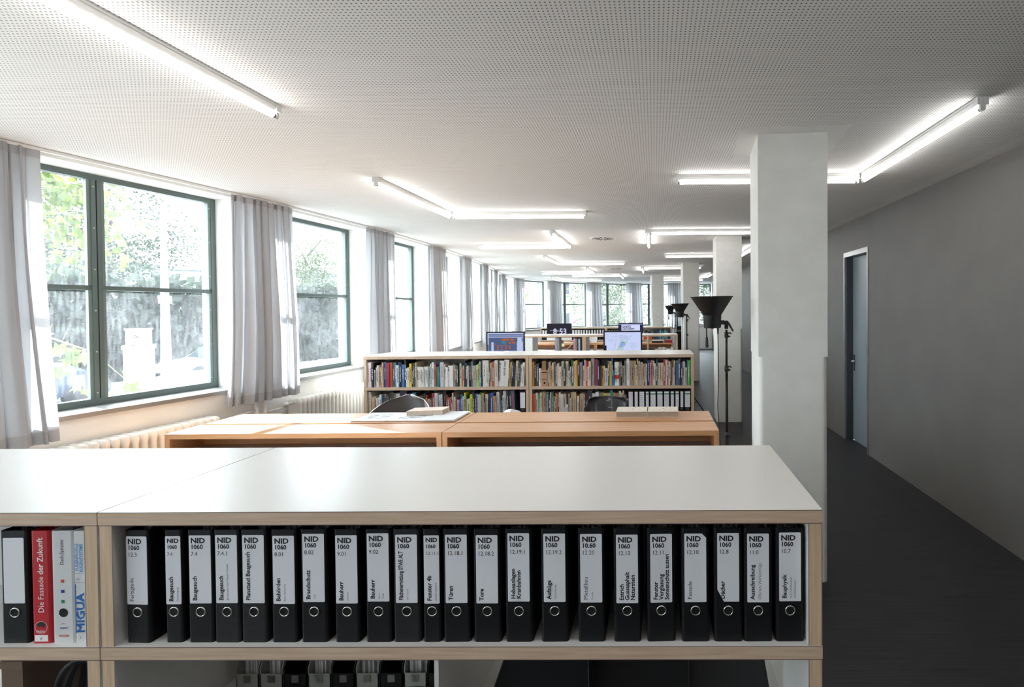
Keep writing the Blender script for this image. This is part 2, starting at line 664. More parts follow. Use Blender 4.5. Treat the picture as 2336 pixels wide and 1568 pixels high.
# columns ---------------------------------------------------------------
def column(cx, cy, rot, w=0.42):
    c = MB()
    c.prism(rounded(w - 0.003, w - 0.003, 0.034, 5), 0.0, 1.45, 0)      # foot with rounded corners
    c.prism(rounded(w, w, 0.005, 2), 1.45, CEIL, 0)                     # shaft with crisp corners
    o = c.build('column', M_col, None, (cx, cy, 0), (0, 0, rot))
    tag(o, 'square off-white plastered column with a slimmer rounded foot', None, None, 'structure')
    h = MB()
    q = w / 2 + 0.12
    h.box(-q, q, -q, q, CEIL - 0.0015, CEIL + 0.004)
    h.build('ceiling_collar', M_ceilplain, o)


column(0.885 + 0.022, 3.21 + 0.20, radians(-5), 0.44)
column(1.160, 7.90, 0, 0.40)
column(0.890, 12.33, radians(5), 0.40)
column(0.10, 16.75, radians(9), 0.40)
column(-1.9 + 3.2, 25.0, 0, 0.40) if False else None

# door ------------------------------------------------------------------
dr = link('door_1', None, None, (RX, DY0, 0))
tag(dr, 'tall flush blue-grey door set back in an aluminium frame', None, None, 'structure')
dw = DY1 - DY0
f = MB()
f.box(-0.006, 0.14, 0, 0.028, 0, DZ); f.box(-0.006, 0.14, dw - 0.028, dw, 0, DZ); f.box(-0.006, 0.14, 0.028, dw - 0.028, DZ - 0.06, DZ)
f.build('door_frame', M_alu, dr)
f = MB(); f.box(0.02, 0.13, dw - 0.05, dw - 0.028, 0, DZ - 0.06); f.box(0.02, 0.13, 0.028, 0.04, 0, DZ - 0.06)
f.build('rebate', M_jamb, dr)
f = MB(); f.box(0.10, 0.14, 0.042, dw - 0.052, 0.006, DZ - 0.064)
leaf = f.build('door_leaf', M_door, dr)
f = MB()
f.box(0.094, 0.1, dw - 0.125, dw - 0.085, 0.93, 1.14)
f.tube([(0.095, dw - 0.105, 1.06), (0.035, dw - 0.105, 1.06)], 0.009)
f.tube([(0.038, dw - 0.105, 1.06), (0.036, dw - 0.235, 1.06)], 0.009)
f.box(0.092, 0.1, dw - 0.112, dw - 0.098, 0.955, 1.0)
f.build('door_handle', M_chrome, leaf)

# ------------------------------------------------------------------ ceiling lights
BL = 1.524


def make_batten():
    """runs along local +x from the origin, hangs below z=0"""
    r = thing('fluorescent_batten', 'slim white ceiling batten carrying one bare lit fluorescent tube', 'ceiling light',
              group='bare-tube battens set in pairs on the ceiling')
    h = MB()
    prof = [(-0.025, 0.0), (-0.027, -0.012), (-0.022, -0.016), (-0.022, -0.034), (-0.018, -0.040), (0.018, -0.040), (0.022, -0.034), (0.022, -0.016), (0.027, -0.012), (0.025, 0.0)]
    Mx = Matrix(((0, 0, 1, 0), (1, 0, 0, 0), (0, 1, 0, 0), (0, 0, 0, 1)))
    h.prism(prof, 0.03, BL - 0.03, 0, M=Mx)
    h.build('housing', M_lum, r)
    for x0, x1, s in ((0.0, 0.036, 1), (BL - 0.036, BL, -1)):
        c = MB()
        c.box(x0, x1, -0.03, 0.03, -0.043, 0.0)
        xa = x0 if s > 0 else x1 - 0.016
        c.prism([(-0.014, -0.043), (-0.014, -0.066), (-0.006, -0.076), (0.006, -0.076), (0.014, -0.066), (0.014, -0.043)], xa, xa + 0.016, 0, M=Mx)
        for q in range(5):
            xs = x0 if s > 0 else x1
            c.box(min(xs, xs - s * 0.002), max(xs, xs - s * 0.002), -0.026 + q * 0.012, -0.02 + q * 0.012, -0.04, -0.003)
        c.build('end_cap', M_plastic, r)
    t = MB()
    t.tube([(0.03, 0, -0.061), (BL - 0.03, 0, -0.061)], 0.013, 12)
    tube = t.build('tube', M_tube, r)
    for xa in (0.016, BL - 0.03):
        e = MB(); e.tube([(xa, 0, -0.061), (xa + 0.014, 0, -0.061)], 0.0128, 10)
        e.build('tube_ferrule', M_steel, tube)
    return r


bat = make_batten()
LX = [(-2.02, 1.15), (0.2, 1.2), (-2.3, -1.2), (0.2, -1.9), (-2.9, -3.2), (0.2, -4.6), (-2.9, -6.2), (-2.285, 5.694), (0.192, 4.183), (-2.99, 8.50), (-0.055, 7.02), (0.22, 10.15), (-2.20, 11.73), (-0.28, 13.03), (-3.32, 14.70), (-2.62, 15.90), (-3.45, 18.45), (0.25, 17.02), (0.30, 18.42)]  # entries up to the rearmost are out-of-view battens added to light the near end
LY = [(-2.04, 1.19), (1.754, -0.33), (1.754, -3.45), (-2.35, -2.75), (-2.95, -4.8), (-2.315, 4.165), (1.752, 2.655), (-1.436, 7.02), (-0.085, 7.05), (1.774, 8.63), (-2.235, 10.22), (-0.31, 13.05), (-1.766, 13.15), (-1.065, 15.70), (-3.48, 16.95), (1.804, 15.47)]  # after the first, up to the rearmost: more unseen battens, added as fill light
first = True
for kind, lst in (('x', LX), ('y', LY)):
    for (x, y) in lst:
        o = bat if first else dup(bat)
        first = False
        o.location = (x, y, CEIL)
        o.rotation_euler = (0, 0, 0 if kind == 'x' else pi / 2)
        o['label'] = {(0.192, 4.183): 'lit fluorescent batten passing behind the column across from the grey door', (1.752, 2.655): 'lit fluorescent batten running along the grey wall from the column',
                      (-2.04, 1.19): 'lit fluorescent batten above the shelving unit of numbered binders', (-2.285, 5.694): 'lit fluorescent batten crossing the room above the shell chair',
                      (-2.315, 4.165): 'lit fluorescent batten running lengthwise above the open portfolio'}.get(
            (x, y), 'slim white ceiling batten with one lit bare tube, running ' + ('across the room' if kind == 'x' else 'lengthwise down the room'))


# round swirl vents
def make_vent():
    r = thing('ceiling_vent', 'round white swirl air outlet with radial slots flush in the ceiling', 'vent', group='round ceiling outlets')
    p = MB()
    p.lathe([(0.0, -0.006), (0.2, -0.006), (0.208, -0.004), (0.21, 0.0)], 40)
    plate = p.build('plate', M_lum, r)
    for q in range(12):
        a = 2 * pi * q / 12 + 0.2
        s = MB()
        s.box(0.055, 0.17, -0.011, 0.011, -0.0075, -0.006, M=Matrix.Rotation(a, 4, 'Z') @ Matrix.Rotation(0.15, 4, 'Z'))
        s.build('slot', M_gap, r)
    return r


v0 = make_vent()
for i, (x, y) in enumerate([(-0.80, 7.86), (-1.05, 13.75), (1.72, 20.0)]):
    o = v0 if i == 0 else dup(v0)
    o.location = (x, y, CEIL)


# ------------------------------------------------------------------ curtains
def curtain(k, label, wt=0.74, wbm=0.84, seed=0, off=0.0):
    r_ = random.Random(seed)
    a, b, t, n = bay(k - 1)
    _, _, t2, n2 = bay(k)
    T = (t + t2).normalized(); Nn = (n + n2).normalized()
    base = Q[k] - Nn * 0.112 + T * off
    ang = math.atan2(T.y, T.x)
    bend = math.tan(math.atan2(T.x * t2.y - T.y * t2.x, T.dot(t2)))      # half the turn of the wall at this pier
    root = thing('curtain', label, 'curtain', (base.x, base.y, 0), ang, 'curtains drawn to the piers')
    ncol, nrow = 120, 16
    ph = [r_.uniform(0, 6.28) for _ in range(6)]
    kf = r_.choice([6.5, 7.2, 8.0])
    zt, zb = CEIL - 0.012, 0.885 + r_.uniform(-0.01, 0.015)

    def pt(u, z):
        s = (zt - z) / (zt - zb)
        w = wt + (wbm - wt) * s
        amp = 0.026 + 0.034 * min(1, s * 1.5)
        uu = u + 0.012 * sin(2 * pi * 2.3 * u + ph[0]) + 0.02 * s * sin(2 * pi * 1.1 * u + ph[1])
        dy = amp * (0.75 * sin(2 * pi * kf * uu + ph[2]) + 0.35 * sin(2 * pi * kf * 1.63 * uu + ph[3] + 1.2 * s) + 0.25 * sin(2 * pi * 2 * uu + ph[4]))
        edge = min(u, 1 - u)
        dy *= min(1, edge / 0.05 + 0.15)
        x = (u - 0.5) * w + 0.018 * sin(4 * pi * kf * uu + ph[5]) + 0.03 * s * sin(3 * s + ph[1])
        xw = x + off
        return (x, dy * 0.8 + bend * (math.sqrt(xw * xw + 0.0025) - 0.05), z)

    hemz = zb + 0.085
    rows = [[pt(j / ncol, zt + (hemz - zt) * i / nrow) for j in range(ncol + 1)] for i in range(nrow + 1)]
    m = MB(); m.grid(rows)
    m.build('drape', M_cloth, root)
    m = MB(); m.grid([[pt(j / ncol, hemz + (zb - hemz) * i / 2) for j in range(ncol + 1)] for i in range(3)])
    m.build('hem', M_hem, root)
    m = MB(); m.grid([[(p[0], p[1] - 0.003, p[2]) for p in [pt(j / ncol, zt - 0.06 * i) for j in range(ncol + 1)]] for i in range(2)])
    m.build('heading_tape', M_hem, root)
    return root


CL = 'pale grey pleated curtain bunched in front of a window pier, reaching below the sill'
CLS = {6: 'pale grey pleated curtain hanging over the sill beside the radiator next to the portfolio desk', 7: 'pale grey pleated curtain above the pair of white heating pipes',
       8: 'pale grey pleated curtain falling behind the end of the book-filled shelving'}
for k in range(6, NB):
    curtain(k, CLS.get(k, CL), 0.66 if k != 6 else 0.72, 0.78 if k != 6 else 0.82, seed=8 + k, off=0.0 if k != 6 else -0.17)


# ------------------------------------------------------------------ radiators
def radiator(x0, y0, x1, y1, label, ztop=0.83, nsec=None, valve=True):
    a, b = Vector((x0, y0)), Vector((x1, y1))
    L_ = (b - a).length
    t = (b - a).normalized()
    root = thing('radiator', label, 'radiator', (x0, y0, 0), math.atan2(t.y, t.x), 'column radiators under the windows')
    pitch = 0.062
    n = int(L_ / pitch)
    zb, H = 0.13, ztop - 0.13
    s = MB()
    # one rounded section: a flat column with bulged head and foot
    prof = []
    for (z, hw, hd) in ((0, .012, .05), (.012, .024, .066), (.05, .028, .072), (.085, .020, .07), (H - .085, .020, .07), (H - .05, .028, .072), (H - .014, .025, .068), (H, .012, .05)):
        prof.append([(p[0], p[1], zb + z) for p in rounded(hw * 2, hd * 2, min(hw, hd) * 0.7, 3)])
    nn = len(prof[0])
    vs = [p for ring in prof for p in ring]
    fs = [(i * nn + j, i * nn + (j + 1) % nn, (i + 1) * nn + (j + 1) % nn, (i + 1) * nn + j) for i in range(len(prof) - 1) for j in range(nn)]
    s.add(vs, fs, 0, True)
    s.f += [list(reversed(range(nn))), [(len(prof) - 1) * nn + j for j in range(nn)]]; s.m += [0, 0]; s.sm += [True, True]
    me = s.mesh('section', M_rad)
    for i in range(n):
        link('section', me, root, ((i + 0.5) * pitch, 0, 0))
    h = MB()
    h.tube([(-0.005, 0, zb + 0.04), (n * pitch, 0, zb + 0.04)], 0.018, 8); h.tube([(-0.005, 0, ztop - 0.045), (n * pitch, 0, ztop - 0.045)], 0.018, 8)
    for i in (2, n - 3):
        h.box((i + 0.4) * pitch, (i + 0.6) * pitch, -0.03, 0.03, 0.0, zb + 0.05)
    h.build('header_pipe', M_rad, root)
    if valve:
        v = MB()
        v.tube([(-0.012, 0, ztop - 0.045), (-0.07, 0, ztop - 0.045)], 0.014, 10)
        v.tube([(-0.07, 0, ztop - 0.045), (-0.085, 0, ztop - 0.045), (-0.115, 0, ztop - 0.045), (-0.13, 0, ztop - 0.045)], [0.018, 0.024, 0.024, 0.016], 12)
        v.build('valve', M_plastic, root)
        v = MB(); v.tube([(-0.07, 0, ztop - 0.045), (-0.07, 0.01, ztop - 0.07), (-0.15, 0.02, ztop - 0.075), (-0.27, 0.05, ztop - 0.085)], 0.008, 8)
        v.build('feed_pipe', M_rad, root)
    return root


radiator(-4.20, 2.95, -3.965, 4.52, 'white column radiator beside the desk with the open portfolio', 0.83, valve=False)
radiator(-3.875, 5.32, -3.775, 6.75, 'white column radiator with valve beside the book-filled shelf', 0.83)
radiator(-3.745, 7.3, -3.745, 8.6, 'white column radiator along the window wall behind the book-filled shelf', 0.83)
# riser pipes on the pier
pp = thing('riser_pipe', 'pair of white vertical heating pipes on the window pier', 'pipe', (-3.968, 5.0, 0))
m = MB(); m.tube([(0, -0.055, 0.0), (0, -0.055, 1.0)], 0.017, 10); m.build('pipe', M_rad, pp)
m = MB(); m.tube([(0, 0.055, 0.0), (0, 0.055, 1.0)], 0.017, 10); m.build('pipe', M_rad, pp)
m = MB(); m.tube([(0, -0.055, 0.785), (0.0, -0.16, 0.78), (-0.02, -0.42, 0.765)], 0.010, 8); m.build('branch_pipe', M_rad, pp)


# ------------------------------------------------------------------ shelving
SH = 1.213
PITCH = 0.376
BT = 0.038
SD = 0.642
UW = 2.0
SIDE_MATS = [M_lam, M_edge, M_line, M_edgev]


def board(mb, x0, x1, y0, y1, z0, z1):
    """horizontal board: white faces, wood edge with dark glue lines"""
    e = 0.0022
    mb.add([(x0, y0, z1), (x1, y0, z1), (x1, y1, z1), (x0, y1, z1)], [(0, 1, 2, 3)], 0)
    mb.add([(x0, y0, z0), (x1, y0, z0), (x1, y1, z0), (x0, y1, z0)], [(3, 2, 1, 0)], 0)
    cs = [(x0, y0), (x1, y0), (x1, y1), (x0, y1)]
    for i in range(4):
        p, q = cs[i], cs[(i + 1) % 4]
        for (za, zb_, mi) in ((z0, z0 + e, 2), (z0 + e, z1 - e, 1), (z1 - e, z1, 2)):
            mb.add([(p[0], p[1], za), (q[0], q[1], za), (q[0], q[1], zb_), (p[0], p[1], zb_)], [(0, 1, 2, 3)], mi)


def upright(mb, x0, x1, y0, y1, z0, z1):
    e = 0.0022
    mb.add([(x0, y0, z0), (x0, y1, z0), (x0, y1, z1), (x0, y0, z1)], [(3, 2, 1, 0)], 0)
    mb.add([(x1, y0, z0), (x1, y1, z0), (x1, y1, z1), (x1, y0, z1)], [(0, 1, 2, 3)], 0)
    for y, fl_ in ((y0, 1), (y1, 0)):
        for (xa, xb, mi) in ((x0, x0 + e, 2), (x0 + e, x1 - e, 3), (x1 - e, x1, 2)):
            f = (0, 1, 2, 3) if fl_ else (3, 2, 1, 0)
            mb.add([(xa, y, z0), (xb, y, z0), (xb, y, z1), (xa, y, z1)], [f], mi)


def shelf_unit(x_right, y_front, rot, label, backs=(1, 1, 1), extra=None, tiers=3, group='waist-high shelving units'):
    """local origin: front right foot; runs to -x; y back"""
    r = thing('shelving_unit', label, 'shelf', (x_right, y_front, 0), rot, group)
    G = 0.0015
    for k in range(4):
        zt = SH - k * PITCH
        m = MB(); board(m, -UW + G, -G, 0, SD, zt - BT, zt)
        m.build('top_board' if k == 0 else 'shelf_board', SIDE_MATS, r)
        if k < 3:
            for xa in (-UW + G, -BT - G):
                m = MB(); upright(m, xa, xa + BT, 0.0015, SD - 0.0015, zt - PITCH, zt - BT)
                m.build('side_panel', SIDE_MATS, r)
            if backs[k]:
                m = MB(); m.box(-UW + BT, -BT, SD / 2 - 0.006, SD / 2 + 0.006, zt - PITCH, zt - BT)
                m.build('back_panel', M_lam, r)
    m = MB(); m.box(-UW + 0.03, -0.03, 0.03, SD - 0.03, 0, SH - 3 * PITCH - BT)
    m.build('plinth', M_black, r)
    return r


S1 = shelf_unit(0.457, 1.3524, -0.0079, 'white-topped shelving unit holding the row of numbered black binders', backs=(1, 0, 0))
S1b = shelf_unit(0.457 - 2.0 * cos(-0.0079), 1.3524 - 2.0 * sin(-0.0079), -0.0079, 'white-topped shelving unit holding the red binder and coiled cables', backs=(1, 0, 0))
Y2, X2 = 6.01, 0.479
S2 = shelf_unit(X2, Y2, 0, 'shelving unit packed with books above a row of handwritten binders')
S2b = shelf_unit(X2 - 2, Y2, 0, 'shelving unit packed with books beside the radiator')
Y3, X3 = 10.6, 0.50
S3 = shelf_unit(X3, Y3, 0, 'open shelving unit behind the street-plan monitor, seen through to the desk', backs=(0, 1, 1))
S3b = shelf_unit(X3 - 2, Y3, 0, 'open shelving unit with a white cabinet door and magazines', backs=(0, 1, 1))
Y4, X4 = 15.15, 0.53
S4 = shelf_unit(X4, Y4, 0, 'shelving unit with coloured books and an orange folder at the far end')
S4b = shelf_unit(X4 - 2, Y4, 0, 'shelving unit with a row of small black binders at the far end')
TZ = [SH - PITCH, SH - 2 * PITCH, SH - 3 * PITCH]       # board tops of the three tiers


# ------------------------------------------------------------------ lever-arch binders
def ring_mesh(r=0.0125, rr=0.0016, n=24, k=8):
    m = MB()
    rows = []
    for i in range(n + 1):
        a = 2 * pi * i / n
        rows.append([((r + rr * cos(2 * pi * j / k)) * cos(a), rr * sin(2 * pi * j / k), (r + rr * cos(2 * pi * j / k)) * sin(a)) for j in range(k + 1)])
    m.grid(rows)
    return m.mesh('finger_ring', M_ring)


RING = ring_mesh()
_h = MB(); _h.lathe([(0.0, 0.0), (0.0125, 0.0)], 24, 0, False, Matrix.Rotation(radians(90), 4, 'X'))
HOLE = _h.mesh('finger_hole', M_hole)


def binder(x0, w, y, z, label, cat='binder', rot=0.0, mats=None, group=None, H=0.318, D=0.285, cover=None, base=None, page=True, hole=True, base_rot=0.0, ring=True):
    """front (spine) at local y=0, x from 0 to w, standing on z"""
    cover = cover or M_bindA
    r = thing('binder', label, cat, (x0, y, z), rot, group)
    th = 0.003
    rd = 0.007
    out = [(0, D), (0, rd), (rd * 0.3, rd * 0.3), (rd, 0), (w - rd, 0), (w - rd * 0.3, rd * 0.3), (w, rd), (w, D)]
    inn = [(w - th, D), (w - th, rd), (w - rd, th), (rd, th), (th, rd), (th, D)]
    pts = out + inn
    m = MB()
    n = len(pts)
    vs = [(p[0], p[1], 0) for p in pts] + [(p[0], p[1], H) for p in pts]
    m.add(vs, [(i, (i + 1) % n, n + (i + 1) % n, n + i) for i in range(n)], 0)
    o = len(m.v) - 2 * n
    m.f += [[o + i for i in reversed(range(n))], [o + n + i for i in range(n)]]; m.m += [0, 0]; m.sm += [False, False]
    m.build('cover', cover, r)
    if page:
        rr = random.Random(int(abs(x0) * 1e4))
        p = MB()
        ns = 9
        for i in range(ns):
            xa = th + 0.002 + (w - 2 * th - 0.004) * i / ns
            xb = th + 0.002 + (w - 2 * th - 0.004) * (i + 0.92) / ns
            p.box(xa, xb, 0.045 + rr.uniform(-.008, .012), D - 0.02, 0.006, H - 0.012 + rr.uniform(-0.006, 0.008))
        p.build('page_block', M_page, r)
    if hole:
        h = link('finger_hole', HOLE, r, (w / 2, -0.0006, 0.087))
        if ring:
            link('finger_ring', RING, r, (w / 2, -0.0008, 0.087))
    return r


def label_card(r, w, lw, lh, lz, cut=None, m=None, x=None):
    x = (w - lw) / 2 if x is None else x
    c = MB()
    rc = 0.002
    pts = [(x + rc, lz), (x + lw - rc, lz), (x + lw, lz + rc), (x + lw, lz + lh - rc), (x + lw - rc, lz + lh), (x + rc, lz + lh), (x, lz + lh - rc), (x, lz + rc)]
    if cut == 'tr':
        pts[3:5] = [(x + lw, lz + lh - 0.012), (x + lw - 0.012, lz + lh)]
    if cut == 'bl':
        pts = [(x + 0.018, lz), (x + lw - rc, lz), (x + lw, lz + rc), (x + lw, lz + lh - rc), (x + lw - rc, lz + lh), (x + rc, lz + lh), (x, lz + lh - rc), (x, lz + 0.034)]
    n = len(pts)
    vs = [(p[0], -0.0006, p[1]) for p in pts] + [(p[0], 0.0004, p[1]) for p in pts]
    c.add(vs, [tuple(range(n))] + [(i, n + i, n + (i + 1) % n, (i + 1) % n) for i in range(n)], 0)
    return c.build('spine_label', m or M_paper, r), x


# (x0, x1, third line, titles, small lines, charcoal?, spread)
BND = [(-1.489, -1.42, '1060', '12.3', ['Fertigteile'], [], 0),
       (-1.378, -1.329, '1060', '7.4', ['Baugesuch'], ['Genehmigung'], 0),
       (-1.313, -1.242, '1060', '7.4', ['Baugesuch'], [], 0),
       (-1.239, -1.167, '1060', '7.4.1', ['Baugesuch'], ['Büroexemplare "Sektor" Fassade, Werkpläne'], 1),
       (-1.163, -1.091, '1060', '', ['Planstand Baugesuch'], [], 1),
       (-1.078, -1.006, '1060', '8.01', ['Behörden'], ['Beco, Gemeinde'], 0),
       (-0.995, -0.921, '1060', '8.02', ['Brandschutz'], ['GVB'], 0),
       (-0.900, -0.831, '1060', '9.01', ['Bauherr'], ['Scheurer'], 0),
       (-0.813, -0.741, '1060', '9.02', ['Bauherr'], ['Borer', 'Wälti'], 0),
       (-0.735, -0.660, '1060', '', ['Flächenermittlung STWE ALT'], ['alter Stand'], 1),
       (-0.652, -0.602, '1060', '12.11.1', ['Fenster 4b'], ['Ausführungspläne'], 0),
       (-0.595, -0.521, '1060', '12.18.1', ['Türen'], [], 0),
       (-0.510, -0.434, '1060', '12.18.2', ['Tore'], [], 0),
       (-0.421, -0.346, '1060', '12.19.1', ['Hebeanlagen', 'Kranbahnen'], [], 0),
       (-0.321, -0.246, '1060', '12.19.2', ['Aufzüge'], ['ThyssenKrupp'], 0),
       (-0.218, -0.144, '10.60', '12.20', ['Metallbau'], ['Fassade'], 0),
       (-0.118, -0.044, '1060', '12.13', ['Estrich', 'Gussasphalt', 'Naturstein'], [], 0),
       (-0.025, 0.053, '1060', '12.11', ['Fenster', 'Verglasung', 'Sonnenschutz aussen'], [], 0),
       (0.071, 0.147, '1060', '12.10', ['Fassade'], [], 0),
       (0.161, 0.239, '1060', '12.8', ['Dächer'], [], 0),
       (0.244, 0.322, '1060', '11.0', ['Ausschreibung'], ['Offerten, Werkverträge'], 0),
       (0.333, 0.410, '1060', '10.7', ['Bauphysik'], ['10.7.1 Schriftverkehr', '10.7.2 Nachweise'], 0)]
BY = 1.372
BROT = {0: -0.05, 14: 0.0, 17: 0.03}
for i, (xa, xb, num, sub, ttl, small, ch) in enumerate(BND):
    w = xb - xa + 0.001
    nm = ' '.join(ttl)
    lab = 'charcoal' if ch else 'black'
    wd = 'narrow ' if w < 0.06 else ''
    label = '%s%s lever-arch binder with NID label reading %s%s' % (wd, lab, nm + (' ' + small[0] if nm == 'Bauherr' or (nm == 'Baugesuch' and i == 1) else ''), (' ' + sub) if sub else '')
    yb = BY - 0.0079 * (xa - 0.457)
    r = binder(xa, w, yb, TZ[0], label, rot=BROT.get(i, rnd.uniform(-0.012, 0.004)), cover=M_bindB if ch else M_bindA, group='numbered binders in the near shelving unit')
    lw = 0.0605 if w > 0.06 else 0.0425
    lh = 0.192
    lz = 0.111 + rnd.uniform(-0.003, 0.004)
    cut = {18: 'tr', 19: 'bl'}.get(i)
    c, lx = label_card(r, w, lw, lh, lz, cut)
    t = MB()
    x = lx + 0.005
    yy = -0.0009
    sc = 1.0 if w > 0.06 else 0.82
    put_text(t, 'NID', 0.0205 * sc, x, lz + lh - 0.005, yy, 0.036, 1.12)
    put_text(t, num, 0.0175 * sc, x, lz + lh - 0.024, yy, 0.03, 0.98)
    if sub:
        put_text(t, sub, 0.0165 * sc, x, lz + lh - 0.044, yy, 0.0, 0.95)
    t.build('heading', M_ink, c)
    t = MB()
    ts = 0.0165
    for q, s_ in enumerate(ttl):
        put_text(t, s_, ts, x + 0.002 + q * 0.0155, lz + 0.008, yy, 0.028 if i not in (0, 15, 18) else 0.0, 1.0, rot=1, maxw=lh - 0.065 if sub else lh - 0.055)
    t.build('title', M_ink, c)
    if small:
        t = MB()
        for q, s_ in enumerate(small):
            put_text(t, s_, 0.0075 if i != 20 else 0.012, x + 0.024 + q * 0.011, lz + 0.008, yy, 0.0, 0.95, rot=1, maxw=lh - 0.09)
        t.build('small_print', M_inkg if i not in (1, 10, 21) else M_ink, c)

# the four folders in the neighbouring unit
r = binder(-1.84, 0.077, 1.388, TZ[0], 'black lever-arch binder with a blank pale label beside the red binder', cover=M_bindA)
label_card(r, 0.077, 0.058, 0.185, 0.113)
r = binder(-1.752, 0.054, 1.386, TZ[0] , 'red ring binder titled Die Fassade der Zukunft', cover=M_red, hole=False)
t = MB(); put_text(t, 'Die Fassade ', 0.0225, 0.017, 0.087, -0.0008, 0.0, 0.95, rot=1, maxw=0.115); put_text(t, 'der Zukunft', 0.0225, 0.017, 0.195, -0.0008, 0.018, 0.95, rot=1, maxw=0.105)
t.build('lettering', M_wink, r)
m = MB(); m.box(0.008, 0.044, -0.0008, 0.0, 0.006, 0.024); c = m.build('number_sticker', M_wink, r)
t = MB(); put_text(t, '8', 0.011, 0.023, 0.019, -0.0011); t.build('lettering', M_ink, c)
m = MB()
rows = [[(0.026 + rad * cos(2 * pi * q / 28), -0.0008, 0.046 + rad * sin(2 * pi * q / 28)) for q in range(29)] for rad in (0.0175, 0.0165)]
m.grid(rows, 0, False)
put_text(m, 'PREFA', 0.0085, 0.013, 0.038, -0.0009, 0.01)
em = m.build('emblem', M_wink, r)
m = MB()
bull = [(-.013, .002), (-.011, .007), (-.007, .008), (-.004, .011), (.002, .012), (.006, .010), (.009, .011), (.0095, .008), (.013, .004), (.012, -.001), (.009, .000), (.008, -.004), (.005, -.0045), (.004, -.001), (-.003, -.001), (-.004, -.005), (-.007, -.005), (-.007, .000), (-.010, .000)]
m.add([(0.026 + p[0], -0.0009, 0.050 + p[1]) for p in bull], [tuple(range(len(bull)))])
m.build('bull_silhouette', M_ink, em)
r = binder(-1.695, 0.064, 1.386, TZ[0], 'white ring binder titled Dach-Systeme with three coloured squares', cover=M_wcard, ring=False)
t = MB(); put_text(t, 'Dach-Systeme', 0.0145, 0.024, 0.222, -0.0008, 0.004, 0.85, rot=1, maxw=0.07); t.build('lettering', M_ink, r)
for zq, mq in ((0.172, M_orange), (0.143, M_navy), (0.114, M_green)):
    m = MB(); m.box(0.027, 0.0355, -0.0008, 0, zq, zq + 0.0085); m.build('colour_square', mq, r)
m = MB(); m.add([(0.021, -0.0008, 0.052), (0.031, -0.0008, 0.058), (0.041, -0.0008, 0.052), (0.031, -0.0008, 0.0565)], [(0, 3, 2, 1)])
put_text(m, 'BAUDER', 0.0085, 0.018, 0.026, -0.0008, 0.01, 1.0, maxw=0.029); m.build('maker_marks', M_orange, r)
m = MB(); put_text(m, 'BRAMAC', 0.007, 0.022, 0.047, -0.0008, 0.01, maxw=0.02); m.build('maker_mark', M_navy, r)
r = binder(-1.630, 0.047, 1.384, TZ[0], 'slim white folder printed MIGUA in bold blue letters', cover=M_wcard, hole=False)
t = MB()
for q in range(5):
    put_text(t, 'MIGUA', 0.031, 0.0028 + 0.0004 * q, 0.030 + 0.0006 * q, -0.0008 - 0.00002 * q, 0.0, 1.15, rot=1, maxw=0.132)
t.box(0.0035, 0.0055, -0.0008, 0, 0.030, 0.168)
t.build('lettering', M_blue, r)
t = MB()
put_text(t, 'FUGENPROFILE', 0.0125, 0.0035, 0.206, -0.0008, 0.018, 0.9, rot=1, maxw=0.09)
put_text(t, 'FUGENSYSTEME', 0.0125, 0.0165, 0.202, -0.0008, 0.018, 0.9, rot=1, maxw=0.096)
t.build('lettering', M_lblue, r)
t = MB(); put_text(t, 'TÜV', 0.008, 0.007, 0.186, -0.0008, 0.01, rot=0, maxw=0.01)
t.box(0.004, 0.03, -0.0007, 0, 0.172, 0.1725); t.box(0.004, 0.03, -0.0007, 0, 0.199, 0.1995)
t.build('test_mark', M_navy, r)
t = MB(); put_text(t, '5', 0.009, 0.014, 0.022, -0.0008); t.build('lettering', M_inkg, r)


# contents of the lower tier of the near units -----------------------------
def magazine_file(x0, w, y, z, label, col, papers=True, flip=False):
    """open file with its tall back away from the viewer's side"""
    r = thing('magazine_file', label, 'magazine file', (x0, y, z), 0, 'magazine files in the lower tier')
    H, D, th = 0.30, 0.24, 0.003
    m = MB()
    m.box(0, w, D - th, D, 0, H); m.box(0, w, 0, D, 0, th)
    for xx in (0, w - th):
        pts = [(0, 0), (D, 0), (D, H), (0.13, H), (0, 0.07)]
        vs = [(xx, p[0], p[1]) for p in pts] + [(xx + th, p[0], p[1]) for p in pts]
        n = len(pts)
        m.add(vs, [tuple(reversed(range(n))), tuple(range(n, 2 * n))] + [(i, (i + 1) % n, n + (i + 1) % n, n + i) for i in range(n)])
    m.box(0, w, 0, th, 0, 0.05)
    m.build('case', col, r)
    if papers:
        p = MB()
        rr = random.Random(int(abs(x0) * 1000))
        for i in range(10):
            xa = th + 0.002 + (w * 0.72) * i / 10
            p.box(xa, xa + w * 0.06, 0.03 + rr.uniform(-.01, .015), D - 0.01, th, 0.285 + rr.uniform(-.01, .008))
        p.build('papers', M_wcard, r)
    c = MB(); c.box(w * 0.5 - 0.012, w * 0.5 + 0.012, -0.002, 0, 0.02, 0.045); c.build('thumb_clip', M_steel, r)
    return r


